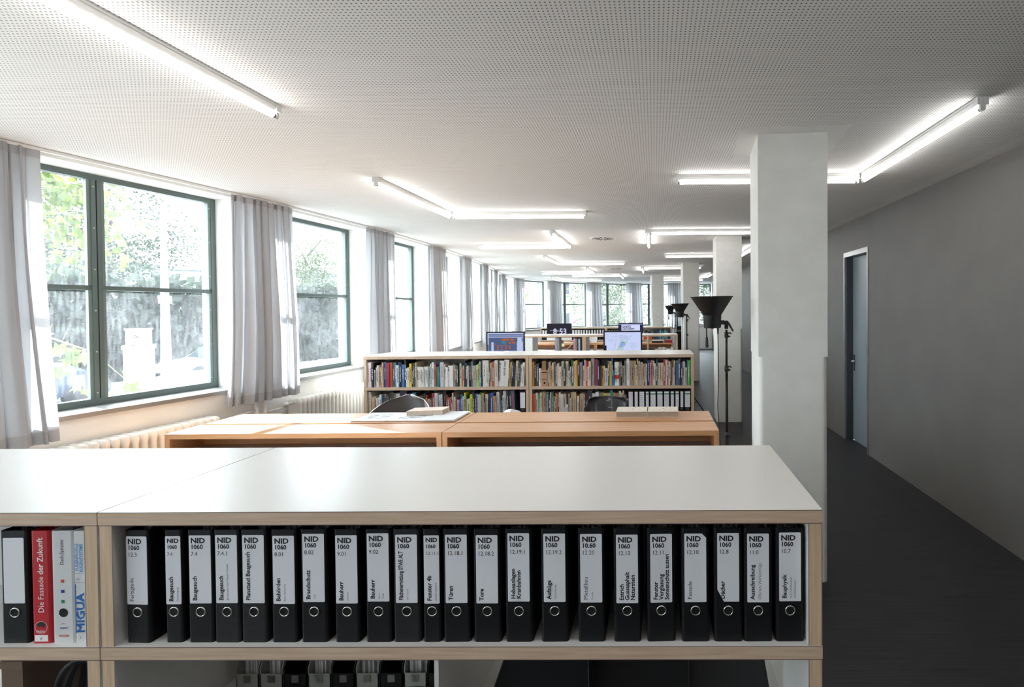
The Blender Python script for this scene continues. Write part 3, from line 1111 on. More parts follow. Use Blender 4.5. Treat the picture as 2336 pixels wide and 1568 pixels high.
mfx = [-1.455 + 0.083 * i for i in range(9)]
mlab = ['grey magazine file stuffed with white papers at the end of its row', 'grey magazine file holding a narrow wad of papers', 'black empty magazine file with a brass rivet',
        'grey magazine file holding a few loose sheets', 'black magazine file with a pale spine card', 'grey magazine file with fanned crumpled papers', 'black magazine file between a paper-stuffed file and a grey one',
        'grey magazine file with a thin wad of papers beside the last black file', 'black magazine file standing against the white divider']
for i in range(9):
    magazine_file(mfx[i], 0.078, 1.705, TZ[1], mlab[i], M_gcab if i in (0, 1, 3, 5, 7) else M_bindA, papers=i in (0, 1, 3, 5, 7))
dv = MB(); dv.box(-0.688 + 0.0855 - 0.012, -0.688 + 0.0855 + 0.0, 1.362, 1.99, TZ[1], TZ[0] - BT)
tag(dv.build('shelf_divider', M_lam), 'white upright divider panel inside the lower tier', 'divider')


def portfolio(label, pts, y0, y1, m=M_black, strap=True):
    """a stiff case: outline in XZ, thickness in Y"""
    r = thing('portfolio_case', label, 'portfolio', (0, 0, TZ[1]), 0, 'black portfolios in the lower tier')
    b = MB()
    n = len(pts)
    vs = [(p[0], y0, p[1]) for p in pts] + [(p[0], y1, p[1]) for p in pts]
    b.add(vs, [tuple(range(n)), tuple(reversed(range(n, 2 * n)))] + [(i, n + i, n + (i + 1) % n, (i + 1) % n) for i in range(n)])
    b.build('case', m, r)
    e = MB()
    for i in range(n):
        p, q = pts[i], pts[(i + 1) % n]
        e.tube([(p[0], y0 - 0.001, max(p[1], 0.0025)), (q[0], y0 - 0.001, max(q[1], 0.0025))], 0.0025, 6)
    e.build('piping', M_rubber, r)
    return r


portfolio('black stiff portfolio leaning against the white divider', [(-0.545, 0.0), (-0.20, 0.0), (-0.20, 0.30), (-0.36, 0.325), (-0.43, 0.325)], 1.45, 1.53)
portfolio('black flat box file with a glossy clear sleeve', [(-0.23, 0.0), (0.10, 0.0), (0.10, 0.332), (-0.06, 0.332), (-0.23, 0.328)], 1.533, 1.60)
portfolio('dark sheet-thin portfolio slumped at the end of the tier', [(0.05, 0.0), (0.375, 0.0), (0.33, 0.27), (0.22, 0.322), (0.05, 0.315)], 1.606, 1.631, m=mat('dark_card', '#1e1e20', 0.5))
# neighbouring lower tier: cable coil, two files, brown box
cb = thing('cable_coil', 'thick coil of black cable stuffed into the lower tier', 'cable', (-1.665, 1.49, TZ[1]))
for q in range(7):
    m = MB()
    rr = 0.115 - 0.006 * (q % 3)
    zc_ = 0.17 + rnd.uniform(-.02, .02)
    pth = [(0.0 + rr * 0.62 * cos(2 * pi * s / 28 + q), -0.06 + 0.022 * q + 0.01 * sin(4 * pi * s / 28), zc_ - 0.005 + (rr + 0.03) * sin(2 * pi * s / 28 + q)) for s in range(29)]
    m.tube(pth, 0.0085, 8)
    m.build('loop', M_rubber, cb)
magazine_file(-2.07, 0.085, 1.60, TZ[1], 'grey magazine file with white papers beside the cable coil', M_gcab)
magazine_file(-1.98, 0.07, 1.60, TZ[1], 'dark magazine file squeezed next to the cable coil', M_bindA, papers=False)
m = MB(); m.box(-1.86, -1.80, 1.40, 1.56, TZ[1], TZ[1] + 0.31)
bx = tag(m.build('archive_box', mat('brown_board', '#6e5847', 0.7)), 'brown cardboard archive box beside the grey magazine file', 'box')
m = MB(); m.box(-1.862, -1.798, 1.398, 1.562, TZ[1] + 0.295, TZ[1] + 0.316); m.build('lid', mat('brown_board2', '#76604e', 0.7), bx).matrix_parent_inverse = Matrix.Identity(4)

# ------------------------------------------------------------------ books
PAL = [('white', '#ecebe8'), ('pale grey', '#c9c8c8'), ('grey', '#97969a'), ('dark grey', '#55555a'), ('black', '#222126'), ('cream', '#dbcfb8'), ('beige', '#c7b295'),
       ('tan', '#b08d6c'), ('brown', '#6e5242'), ('dark brown', '#3f322d'), ('yellow', '#dcc530'), ('golden', '#dca53a'), ('orange', '#de7a30'), ('vermilion', '#d04a30'), ('red', '#c83038'),
       ('maroon', '#933247'), ('pink', '#cf8690'), ('lilac', '#b9aac0'), ('pale blue', '#b5c4dc'), ('sky blue', '#3f96cc'), ('blue', '#4460a8'), ('navy', '#25335c'), ('steel blue', '#5f7f9c'),
       ('teal', '#35858a'), ('green', '#3f9b50'), ('lime', '#b4c430'), ('olive', '#6e7450'), ('dark green', '#3a5038'), ('mint', '#a9c4b0')]


def colname(h):
    a = [int(h[i:i + 2], 16) for i in (1, 3, 5)]
    return min(PAL, key=lambda p: sum((x - y) ** 2 for x, y in zip(a, [int(p[1][i:i + 2], 16) for i in (1, 3, 5)])))[0]


BOOKMAT = {}


def bookmat(h):
    if h not in BOOKMAT:
        m = mat('book_' + h[1:], h, 0.5)
        BOOKMAT[h] = m
    return BOOKMAT[h]


def lum(h):
    return sum(int(h[i:i + 2], 16) for i in (1, 3, 5)) / 765


def make_book(x, w, h, d, y, z, colr, label, group, tilt=0.0, title=None, dashes=True, band=None, seed=0):
    r_ = random.Random(seed)
    th = 0.0022
    w = max(w, 0.0065)
    cm = bookmat(colr)
    m = MB()
    m.box(0, w, 0, th, 0, h)                         # spine
    m.box(0, th * 0.8, th, d, 0, h); m.box(w - th * 0.8, w, th, d, 0, h)
    o = m.build('book', cm, None, (x, y, z + max(0, w * sin(tilt))), (0, tilt, 0))
    tag(o, label, 'book', group)
    p = MB(); p.box(th * 0.8, w - th * 0.8, th, d - 0.004, 0.003, h - 0.003)
    p.build('page_block', M_pagel, o)
    ink = M_ink if lum(colr) > 0.5 else M_wink
    if band:
        b = MB(); b.box(0.0, w, -0.0006, 0, h * band[0], h * band[1]); b.build('band', mat('band_' + band[2][1:], band[2], 0.5), o)
    if title:
        t = MB(); put_text(t, title, min(w * 0.62, 0.03), w * 0.36 if len(title) > 4 else w * 0.3, h * 0.93, -0.0008, 0.02, 1.0, rot=-1, maxw=h * 0.8)
        t.build('title', ink, o)
    elif dashes and w > 0.010:
        t = MB()
        tw = min(w * 0.36, 0.007)
        zc_ = h * r_.uniform(0.72, 0.93)
        end = h * r_.uniform(0.12, 0.45)
        while zc_ > end:
            ln = r_.uniform(0.003, 0.009)
            t.box(w / 2 - tw / 2, w / 2 + tw / 2, -0.0006, 0, zc_ - ln, zc_)
            zc_ -= ln + r_.choice([0.0012, 0.0012, 0.0012, 0.006])
        t.build('title', ink if r_.random() < 0.75 else r_.choice([M_inkg, M_orange, M_navy]), o)
    return o


def parse(s):
    out = []
    for tok in s.split():
        q = tok.split(',')
        out.append((float(q[0]), float(q[1]), float(q[2]), '#' + q[3], q[4].replace('_', ' ') if len(q) > 4 else None))
    return out


def row(data, x_px0, x_m0, sx, base_px, sz, z, y, where, group, tilt_from=1e9, tilt=0.0, shrink=1.0, seed=1, skip=()):
    r_ = random.Random(seed)
    items = parse(data)
    n = len(items)
    prev_end = x_m0
    for i, (xa, xb, top, c, title) in enumerate(items):
        w = (xb - xa) * sx - 0.0004
        h = max(0.12, min(0.332, (base_px - top) * sz))
        tl = tilt if xa >= tilt_from else 0.0
        if tl:
            h = min(h, 0.326)
        x = x_m0 + (xa - x_px0) * sx
        if tl < 0 and xa < tilt_from + 75 and not any(q[0] >= tilt_from for q in items[:i]):
            prev_end += h * abs(tl) + 0.002
        x = max(x, prev_end + 0.0003)
        prev_end = x + w
        lc = colname(items[i - 1][3]) if i else 'shelf side'
        rc = colname(items[i + 1][3]) if i < n - 1 else 'shelf end'
        me = colname(c)
        sz_ = ('thick ' if w > 0.03 else 'thin ' if w < 0.012 else '') + ('tall ' if h > 0.3 else 'low ' if h < 0.225 else '')
        if lc.startswith('shelf'):
            rel = 'first, beside a %s book' % rc
        elif rc.startswith('shelf'):
            rel = 'last, after a %s book' % lc
        else:
            rel = 'between %s and %s books' % (lc, rc)
        label = '%s%s book %s, %s' % (sz_, me, rel, where)
        if len(label.split()) > 16:
            label = '%s book %s, %s' % (me, rel, where)
        if title:
            label = '%s%s book titled %s, %s' % (sz_, me, title, where)
        d = min(0.27, max(0.13, h * r_.uniform(0.66, 0.8)))
        make_book(x, w, h, d, y + r_.uniform(0.004, 0.022), z, c, label, group, tl, title, seed=seed * 1000 + i)


TL = ('95,130,280,e8d5d8 130,152,280,d9d4cf 152,180,290,2b2a30 180,190,380,8a2b3a 190,202,380,c9c2b8 202,212,342,2c3350 212,225,350,c8c0b0 225,248,320,d8d2c6 248,275,345,d4c9b4 275,293,340,b06a35 '
      '293,312,280,c9a890 312,345,275,2f5f85 345,392,285,8f3550 392,428,282,c44a33 428,452,285,2f7a63 452,475,280,4f72a8 475,505,320,e6e6ea 505,522,280,3a6b80 522,555,280,1d2230 555,588,310,3b78b8 '
      '588,610,243,27343a 610,628,360,dfe0e4 628,652,350,cfd1dc 652,680,300,f0d020 680,700,330,3a3a3c 700,715,300,57616b 715,738,290,2d2f33 738,750,280,cdb9a0 '
      '750,769,345,e9e7e2 769,788,345,e9e7e2 788,806,345,e9e7e2 806,825,345,e9e7e2 825,844,345,e9e7e2 844,862,345,e9e7e2 862,881,345,e9e7e2 881,900,345,e9e7e2 900,935,355,8fb8c8 935,952,300,d8d3c8 '
      '957,985,282,dfe2e4 985,1005,310,c07080 1005,1035,345,3f9b4a 1035,1050,345,2f7fa8 1050,1068,290,2f4a80 1068,1115,282,c5c6d2 1115,1135,310,d8c9b8 1135,1165,350,e8e8e8,dropa 1165,1230,330,ededed,E2A '
      '1230,1246,310,8d8a80 1246,1262,330,a9a69c 1262,1280,320,6b6860 1280,1300,330,55524c 1320,1345,300,a9c4b0 1345,1362,355,e0662a 1362,1380,330,cfcac0 1380,1400,268,303438 1400,1425,300,34465a 1425,1445,330,d8d2c4 '
      '1445,1475,290,1f1f22 1475,1500,275,6b6e78 1500,1540,330,a8ab9c 1540,1565,325,d0cdb8 1565,1580,305,8ac53a 1580,1597,280,d7dde2 1597,1612,460,3a76a8 1612,1628,265,4a4d58 '
      '1628,1668,262,d9d7cf 1668,1708,262,d6d2c8 1708,1726,350,5a5a48 1726,1745,300,cbb9a4 1745,1788,280,9d5a48 1788,1832,260,cfcabd 1832,1900,270,e2e2e4,ARNE_JACOBSEN 1900,1962,255,dddad2,FINN_JENSEN 1962,1977,290,6a6256 '
      '1977,2004,285,c0a060 2004,2024,280,232323 2024,2054,295,2a2a2c 2054,2084,270,b8b2a2 2084,2114,290,4c4a44 2114,2140,320,d5d0c5 2140,2170,295,e2e2e0')
x_in = X2 - 4 + BT + 0.003
row(TL, 95, x_in, 0.000912, 612, 0.000909, TZ[0], Y2, 'upper tier by the radiator', 'books in the upper tier by the radiator', 1800, 0.06, seed=3)

TR = ('150,188,175,e0a030 190,232,165,2c2c33 232,305,225,4a4542 305,335,335,ece9e2 335,362,335,e3ddd2 522,553,190,5b6468 553,590,170,b9b29a 590,625,265,e3962f 625,668,200,cdbcae 668,712,175,9b8f86 712,752,245,6d6164 '
      '752,797,215,d8cbb9 797,850,290,d9d2c2 850,905,165,cfc6b4 905,950,210,22302c 950,985,165,ddd0b4 985,1015,165,cfc8b8 1015,1050,395,c9c6c2 1050,1080,300,d0ccc6 1080,1145,140,3f5a37 1145,1190,165,c9b8a4 '
      '1190,1240,140,dca53a 1240,1288,160,2f2d2c 1288,1340,190,b7a9b0 1340,1372,165,4a55a0 1372,1405,275,d6cf80 1405,1435,135,e7e2d8 1435,1480,150,cf2f2f 1480,1505,300,efeee8 1505,1562,165,d9cbb9 1570,1640,95,a9aa9e '
      '1650,1720,120,9c3350 1720,1765,150,22364c 1765,1815,275,2f2f33 1815,1870,285,eba91f 1870,1900,280,c9c0b6 1900,1968,340,dadbe0 1968,2005,160,5d6a70 2005,2060,170,d8c22a 2058,2094,95,4861a6 2094,2114,410,1f87c8')
TR2 = ('110,150,190,b3a890 150,190,160,2c2524 190,250,275,b7aaa8 250,300,160,8d8f80 300,365,110,e9e9ea 365,410,155,b39a80 410,470,160,a38f80 470,520,160,c9b08d 520,545,265,d9cdb8 545,580,115,c7a57c 580,625,165,c9bfae '
       '625,680,195,b9b0a6 680,720,235,dcc09a 720,750,235,8a4230 750,785,235,d9d3c0 785,850,150,25335a 850,875,200,e6e0d8 875,920,150,c5687c 920,960,160,d8cfbd 960,995,225,d5cbb4 1000,1040,145,2f5d78 1040,1090,215,d2c3a6 '
       '1090,1130,215,cbbca2 1130,1180,210,d8cba8 1180,1225,130,a33d52 1225,1270,140,ece9e6 1270,1305,140,b05a60 1305,1345,180,d9d2bd 1345,1375,200,35403a 1375,1400,150,b98f3f 1400,1425,330,d9a9c8 1425,1460,160,cfc2aa '
       '1475,1545,160,5f7f9c 1545,1585,100,5d5d66 1595,1640,220,223a6a 1640,1700,190,d9cfc0 1700,1745,330,c8b294 1745,1770,150,3a6fa5 1770,1803,165,5bc24e 1803,1838,150,35a845')
xr = X2 - 2 + BT + 0.003
SXR = 0.000502
row(TR, 150, xr, SXR, 772, 0.000493, TZ[0], Y2, 'upper tier above binders', 'books in the upper tier above the handwritten binders', seed=5)
row(TR2, -2124 + 150 - 0, xr, SXR, 770, 0.000493, TZ[0], Y2, 'upper tier near the shelf end', 'books in the upper tier above the handwritten binders', 600, 0.018, seed=6)
# three white volumes sharing a red band
for i in range(3):
    xx = xr + (2134 + 33 * i - 150) * SXR
    make_book(xx, 0.0162, 0.288, 0.21, Y2 + 0.012, TZ[0], '#efeeea', ('first', 'middle', 'last')[i] + ' of three matching white volumes crossed by a red band', 'three volumes with a red band', band=(0.29, 0.45, '#dd3a22'), seed=90 + i)
# cardboard magazine box
r = thing('cardboard_file', 'brown cardboard magazine box with finger hole standing among the books', 'magazine file', (xr + (364 - 150) * SXR, Y2 + 0.008, TZ[0]))
M_card = mat('kraft_card', '#b98c6c', 0.75)
wq = 156 * SXR
m = MB(); m.box(0, wq, 0, 0.003, 0, 0.197); m.box(0, 0.003, 0.003, 0.24, 0, 0.197); m.box(wq - 0.003, wq, 0.003, 0.24, 0, 0.197); m.box(0.003, wq - 0.003, 0.237, 0.24, 0, 0.30); m.box(0.003, wq - 0.003, 0.003, 0.237, 0, 0.003)
m.build('case', M_card, r)
m = MB()
for i in range(8):
    m.box(0.005 + i * 0.0064, 0.0108 + i * 0.0064, 0.02, 0.225, 0.004, 0.30 + 0.003 * (i % 3))
m.build('papers', mat('brown_paper', '#a5805f', 0.8), r)
link('finger_hole', HOLE, r, (wq / 2, -0.0006, 0.04))
m = MB(); m.box(0.006, wq - 0.008, -0.0005, 0, 0.16, 0.17); m.box(0.006, wq - 0.008, -0.0005, 0, 0.081, 0.089); m.build('printed_bars', M_ink, r)

BLb = ('200,250,185,d8d2ca 250,275,255,cfc9bd 275,300,340,d9a845 300,345,305,c9b8a4 345,390,290,b9a183 390,415,340,dfe3ee 415,475,320,c9d2dc 475,525,245,e2e0dc 525,580,240,2d4560 580,625,235,a8a49c 625,700,280,5a5a56 '
       '700,760,200,3c3a3a 760,815,190,4c4a49 815,870,220,757068 870,960,225,b7b1a8 960,1020,165,26263a 1020,1080,165,2b2b40 1080,1138,165,2f2e3c 1140,1195,235,7a86a8 1195,1255,250,3f9bc8 1255,1340,215,3f88a0 1340,1370,240,2a2a2c '  # dark blue trio stands for binder shadows; the shade is in the colour
       '1370,1390,300,d5cbbd 1390,1500,320,cf5a33 1500,1530,320,2b2624 1530,1580,235,24364f 1580,1605,350,c9b92f 1605,1630,265,b0502a 1630,1675,365,c9b9a4 1675,1730,340,4f4640 1730,1800,225,8a2f40 1805,1880,220,d2cec8 '
       '1900,1960,260,b9c0cf 1960,1990,250,e6e6e2 1995,2080,185,241f1f 2080,2120,265,53463f 2120,2150,330,b25a50 2150,2195,330,e08a80 2195,2225,325,3a2a30 2225,2260,220,cfc2b0 2262,2306,320,d9d6d0 2306,2350,365,a63a52 '
       '2350,2381,385,d0c6b4 2381,2431,390,5f7fb5 2431,2481,255,2f5f78 2481,2516,300,b5c4dc 2516,2551,215,d8cf4a 2551,2571,290,3f7fa0 2571,2656,375,cfc9c4 2656,2721,255,c2c92c 2721,2771,195,1d2b40 2771,2816,240,4d5468 '
       '2816,2916,260,b5b6bb,CLAUDE_PARENT 2916,2941,205,3a8a4a 2941,2991,230,d0aa70 2991,3021,345,232f48 3021,3081,255,c9c3b6 3081,3126,240,39322f,TARON 3126,3211,235,3d56a8 3211,3241,300,e0a53a 3241,3261,310,d9c9b0 '
       '3261,3291,320,8a6a5a 3291,3356,205,d9d0cc 3356,3391,320,5a7f8a 3391,3431,300,4a3f3a 3431,3456,285,d2c7b8 3456,3490,180,c9ccc8 3490,3530,180,b9bcb8 3530,3590,165,35363c 3590,3650,160,3a3b40 3660,3742,160,54546a')
row(BLb, 185, x_in, 0.000502, 830, 0.000493, TZ[1], Y2, 'lower tier by the radiator', 'books in the lower tier by the radiator', 3200, -0.03, seed=8)
BRb = ('150,215,965,cf4a2c 215,275,945,dedbd5 275,330,965,3f8f78 330,380,930,c9b698 380,415,930,cbb592 415,460,930,a09280 460,540,930,5c5a54 540,575,1000,26325c 575,600,930,d6d4d0 600,650,935,4f8f78 650,690,1020,6a7a50 690,715,940,a8384a '
       '715,750,960,c9803f 750,785,935,2b2726 785,830,930,d9c9b6 830,890,970,e3e0dc 890,935,970,e0cdbb 935,960,990,d9cdbf 960,1000,1230,e6e8f0 1000,1050,970,a89a84 1050,1075,1080,dcd8d0 1075,1135,930,b49a84 1135,1200,930,c2b08a '
       '1200,1225,985,e08030 1225,1275,1020,d6d0c4 1285,1385,970,c0a38a 1390,1430,930,3d3836 1430,1460,950,a83a3a 1470,1590,910,3a3a3e 1590,1670,960,c9c4bc 1670,1750,930,d5d7da 1760,1860,950,8f8672 1860,1900,965,d9b24a 1900,1940,965,cdb27a '
       '1940,2020,965,d6c69a 2025,2085,885,2f7f78 2085,2130,950,d9d2c0 2130,2164,970,b9805a 2164,2223,970,a8744f 2233,2278,910,d8cdb4 2278,2318,950,b9b4ac 2318,2358,905,dcc59a 2358,2388,1000,3f9fa8 2388,2419,1010,d23a3a 2419,2446,1100,e3dac6')
row(BRb, 150, xr, SXR, 1540, 0.000493, TZ[1], Y2, 'lower tier beside binders', 'books in the lower tier beside the handwritten binders', seed=9)


def scribble(mb, x, z, w, lines, lh, seed, y=-0.0010):
    r_ = random.Random(seed)
    for q in range(lines):
        zz = z - q * lh
        px = x
        end = x + w * r_.uniform(0.5, 1.0)
        while px < end:
            dx = r_.uniform(0.002, 0.004)
            h = r_.uniform(0.002, 0.0055)
            mb.add([(px, y, zz), (px + dx * 0.45, y, zz), (px + dx, y, zz + h), (px + dx * 0.55, y, zz + h)], [(0, 1, 2, 3)])
            mb.add([(px + dx * 0.55, y, zz + h), (px + dx, y, zz + h), (px + dx * 1.4, y, zz), (px + dx, y, zz)], [(0, 1, 2, 3)])
            px += dx * 1.3 + (0.004 if r_.random() < 0.15 else 0)


M_redink = mat('red_felt_pen', '#c8657a', 0.7)
M_blueink = mat('blue_felt_pen', '#4a5a80', 0.7)
hb = [(345, 480, 0, 'r', 'six red handwritten lines'), (490, 600, 0, 'r', 'red writing up the spine'), (605, 755, 0, 'b', 'three short dark lines'), (760, 865, 1, 'b', 'narrow green-banded label with dark writing'), (870, 1030, 1, 'r', 'green-banded label with a little red writing'),
      (1035, 1195, 1, 'r', 'green-banded label with three red lines'), (1200, 1355, 1, 'b', 'green-banded label full of dark writing'), (1360, 1470, 1, 'r', 'narrow green-banded label with red writing'), (1475, 1590, 1, 'b', 'narrow green-banded label in blue pen'),
      (1595, 1695, 0, 'r', 'white spine with a red edge stripe'), (1700, 1862, 1, 'b', 'green-banded label with an open corner and small mark')]
for i, (xa, xb, band, pen, desc) in enumerate(hb):
    x0 = X2 - BT - 0.002 - (1866 - xa) * SXR
    w = (xb - xa) * SXR - 0.001
    r = binder(x0, w, Y2 + 0.006, TZ[1], 'black binder on the lower tier, %s' % desc, group='handwritten binders beside the books', H=0.318, D=0.27)
    lw = w - 0.017
    c, lx = label_card(r, w, lw, 0.19, 0.112)
    if band:
        m = MB(); m.box(lx, lx + lw, -0.0012, -0.0004, 0.112 + 0.155, 0.112 + 0.168); m.build('green_band', M_green, c)
    t = MB(); scribble(t, lx + 0.004, 0.112 + (0.135 if band else 0.165), lw - 0.008, 3 + i % 3, 0.024, i)
    t.build('handwriting', M_redink if pen == 'r' else M_blueink, c)
r = binder(X2 - 2 - BT - 0.079, 0.075, Y2 + 0.008, TZ[1], 'black binder with a plain label ending the row of books by the radiator', D=0.27)
label_card(r, 0.075, 0.058, 0.19, 0.112)

# far shelf: small binders and books -----------------------------------------
xk = X4 - 4 + BT + 0.01
for i in range(23):
    w = 0.08 if i < 14 else 0.068
    x0 = xk + i * 0.083
    if x0 + w > X4 - 2 - BT:
        break
    r = binder(x0, w, Y4 + 0.01, TZ[0], 'small black binder with a plain white label on the far shelf', group='black binders on the far shelf', hole=True, page=False, H=0.31 if i % 5 else 0.3)
    label_card(r, w, w - 0.02, 0.19, 0.108, m=M_wcard)
for i in range(8):
    x0 = X4 - 2 + BT + 0.012 + i * 0.085
    r = binder(x0, 0.078, Y4 + 0.02, TZ[0], 'small black binder with a plain white label on the far shelf', group='black binders on the far shelf', hole=True, page=False, H=0.29)
    label_card(r, 0.078, 0.056, 0.17, 0.108, m=M_wcard)
fc = ['3b3a3c', '2f3a48', '44403c', '24506e', '1d3a58', '2f6f8c', '50606c', '9aa0a0', '3a4a58', '26a0a8', '2f8f9c', '1f3f50', 'b9c49a', '6a8a4a', '9fb4c4', '2f3f58', '3a5a70', '2f2f33']
for i, c in enumerate(fc):
    w = 0.026 if i % 3 else 0.034
    x0 = X4 - BT - 0.52 + i * 0.0285
    lab = '%s book between %s and %s books on the far shelf' % (colname('#' + c), colname('#' + fc[i - 1]) if i else 'empty space', colname('#' + fc[i + 1]) if i < len(fc) - 1 else 'shelf side')
    make_book(x0, min(w, 0.0275), 0.30 - 0.018 * ((i * 7) % 4), 0.2, Y4 + 0.015, TZ[0], '#' + c, lab.replace('empty space and', 'the folder and').replace('and shelf side books', 'books and the side panel'), 'books on the far shelf', dashes=False, seed=300 + i)
m = MB(); m.box(X4 - BT - 0.82, X4 - BT - 0.57, Y4 + 0.02, Y4 + 0.28, TZ[0], TZ[0] + 0.075)
o = tag(m.build('document_tray', mat('orange_folder', '#d85a2c', 0.5)), 'flat orange folder box lying on the far shelf', 'folder')
for i, (xa, h) in enumerate(((-0.80, 0.18), (-0.69, 0.15))):
    m = MB(); m.box(0, 0.10, 0, 0.16, 0, h)
    b = m.build('card_box', mat('grey_card_box', '#5d5a5e', 0.6), None, (X4 - BT + xa, Y4 + 0.05, TZ[0] + 0.075))
    tag(b, ('taller' if i == 0 else 'lower') + ' dark grey card box standing on the orange folder', 'box')
    m = MB(); m.box(-0.002, 0.102, -0.002, 0.162, h - 0.02, h + 0.002); m.build('lid', M_bindB, b)


# ------------------------------------------------------------------ desks, risers
DD = 0.86


def desk(x0, y0, label, flip=False):
    r = thing('desk', label, 'desk', (x0, y0, 0), 0, 'paired work desks')
    m = MB(); m.box(0.004, UW - 0.004, 0, DD, 0.705, 0.735); m.build('desktop', M_lino, r)
    for (x, y) in ((0.06, 0.06), (UW - 0.06, 0.06), (0.06, DD - 0.06), (UW - 0.06, DD - 0.06)):
        m = MB(); m.tube([(x, y, 0), (x, y, 0.705)], 0.022, 10); m.build('leg', M_steel, r)
    m = MB(); m.box(0.06, UW - 0.06, 0.05, 0.07, 0.66, 0.705); m.box(0.06, UW - 0.06, DD - 0.07, DD - 0.05, 0.66, 0.705); m.build('rail', M_steel, r)
    return r


RZ0, RZ1 = 0.735, 0.885


def riser(x0, y0, depth, open_front, label):
    r = thing('desk_riser', label, 'desk riser', (x0, y0, RZ0), 0, 'beech shelf boxes on the desks')
    H = RZ1 - RZ0
    th = 0.036
    m = MB(); m.box(0.003, UW - 0.003, 0, depth, H - th, H); m.build('top_board', M_oak, r)
    for x in (0.003, UW - 0.003 - th):
        m = MB(); m.box(x, x + th, 0.0005, depth - 0.0005, 0, H - th); m.build('side_board', M_oakv, r)
    m = MB()
    if open_front:
        m.box(0.003 + th, UW - 0.003 - th, depth - 0.02, depth - 0.002, 0.003, H - th)
    else:
        m.box(0.003 + th, UW - 0.003 - th, 0.002, 0.02, 0.003, H - th)
    m.build('back_board', M_oak, r)
    return r


M_oakv = noise_mat('oiled_beech_upright', '#c08a5a', '#d09c70', scale=(22, 22, 1.0), nscale=3.5, rough=0.36, detail=6, lo=0.3, hi=0.72)
GY = [3.575, 8.235, 12.83]
names = ['in front of the book shelving', 'behind the book shelving', 'behind the open shelving']
for g, yb in enumerate(GY):
    xl = 0.464 - 4.0 if g < 2 else 0.48 - 4.0
    for u in range(2):
        side = 'window-side' if u == 0 else 'column-side'
        desk(xl + u * UW, yb + 0.305 - DD, '%s desk facing away from the viewer, %s' % (side, names[g]))
        desk(xl + u * UW, yb + 0.308, '%s desk facing the viewer, %s' % (side, names[g]))
        riser(xl + u * UW, yb, 0.29, True, '%s beech riser box open towards the white-topped shelving, %s' % (side, names[g]))
        riser(xl + u * UW, yb + 0.325, 0.365, False, '%s beech riser box open towards the chairs, %s' % (side, names[g]))


# ------------------------------------------------------------------ things on the desks
# open portfolio of prints
M_print = noise_mat('pencil_drawing', '#8f949c', '#e4e6ea', scale=(9, 22, 9), nscale=2.2, rough=0.75, detail=6, lo=0.38, hi=0.55)
M_sheet = mat('print_paper', '#e9ebee', 0.6)
pf = thing('open_portfolio', 'large open portfolio of drawings lying on the desk riser', 'portfolio', (-2.40, 3.92, RZ1))
m = MB(); m.box(0.0, 0.27, 0.03, 0.33, 0.0, 0.003); m.build('cover_board', mat('portfolio_cover', '#6a5a66', 0.6), pf)
for i, (xa, xb, sk) in enumerate(((-0.02, 0.26, 0.0), (0.265, 0.56, 0.0))):
    m = MB()
    m.box(xa, xb, 0.02, 0.34, 0.003, 0.0065)
    s = m.build('sheet', M_sheet, pf)
    m = MB(); m.box(xa + 0.05, xb - 0.05, 0.10, 0.27, 0.0065, 0.0069); m.build('drawing', M_print, s)
m = MB(); m.box(0.565, 0.82, 0.0, 0.34, 0.004, 0.007); m.box(0.57, 0.81, 0.005, 0.335, 0.011, 0.0135); m.tube([(0.81, 0.005, 0.008), (0.81, 0.335, 0.008)], 0.006, 8); m.build('folded_sheet', M_sheet, pf)
bk = thing('sketchbook', 'thick pale pink sketchbook lying behind the open portfolio', 'book', (-2.06, 4.12, RZ1 + 0.0066))
bk.rotation_euler = (0, -0.033, 0)
m = MB(); m.box(0, 0.30, 0.0, 0.15, 0.034, 0.037); m.box(0, 0.30, 0, 0.15, 0, 0.003); m.box(0, 0.003, 0, 0.15, 0.003, 0.034); m.build('cover', mat('pink_cover', '#e6cfc2', 0.6), bk)
m = MB(); m.box(0.003, 0.296, 0.004, 0.147, 0.003, 0.034); m.build('page_block', M_pagel, bk)


# two floral cloth books
def floral():
    m = mat('floral_cloth', '#e3ddd0', 0.7)
    N, L, b = nodes(m)
    tc = N.new('ShaderNodeTexCoord')
    vo = N.new('ShaderNodeTexVoronoi'); vo.inputs['Scale'].default_value = 26
    vo2 = N.new('ShaderNodeTexVoronoi'); vo2.inputs['Scale'].default_value = 45
    nz = N.new('ShaderNodeTexNoise'); nz.inputs['Scale'].default_value = 90
    mp = N.new('ShaderNodeMapping'); mp.inputs['Scale'].default_value = (1, 1, 0.2)
    L.new(tc.outputs['Object'], mp.inputs[0])
    L.new(mp.outputs[0], vo.inputs['Vector']); L.new(mp.outputs[0], vo2.inputs['Vector'])
    r1 = N.new('ShaderNodeValToRGB'); r1.color_ramp.elements[0].position = 0.22; r1.color_ramp.elements[1].position = 0.26
    r1.color_ramp.elements[0].color = (*hexc('#c06a5c'), 1); r1.color_ramp.elements[1].color = (*hexc('#e6e0d4'), 1)
    r2 = N.new('ShaderNodeValToRGB'); r2.color_ramp.elements[0].position = 0.10; r2.color_ramp.elements[1].position = 0.16
    r2.color_ramp.elements[0].color = (*hexc('#6f8878'), 1); r2.color_ramp.elements[1].color = (1, 1, 1, 1)
    mx = N.new('ShaderNodeMix'); mx.data_type = 'RGBA'; mx.blend_type = 'MULTIPLY'; mx.inputs['Factor'].default_value = 0.8
    L.new(vo.outputs['Distance'], r1.inputs[0]); L.new(vo2.outputs['Distance'], r2.inputs[0])
    L.new(r1.outputs[0], mx.inputs['A']); L.new(r2.outputs[0], mx.inputs['B']); L.new(mx.outputs['Result'], b.inputs['Base Color'])
    return m


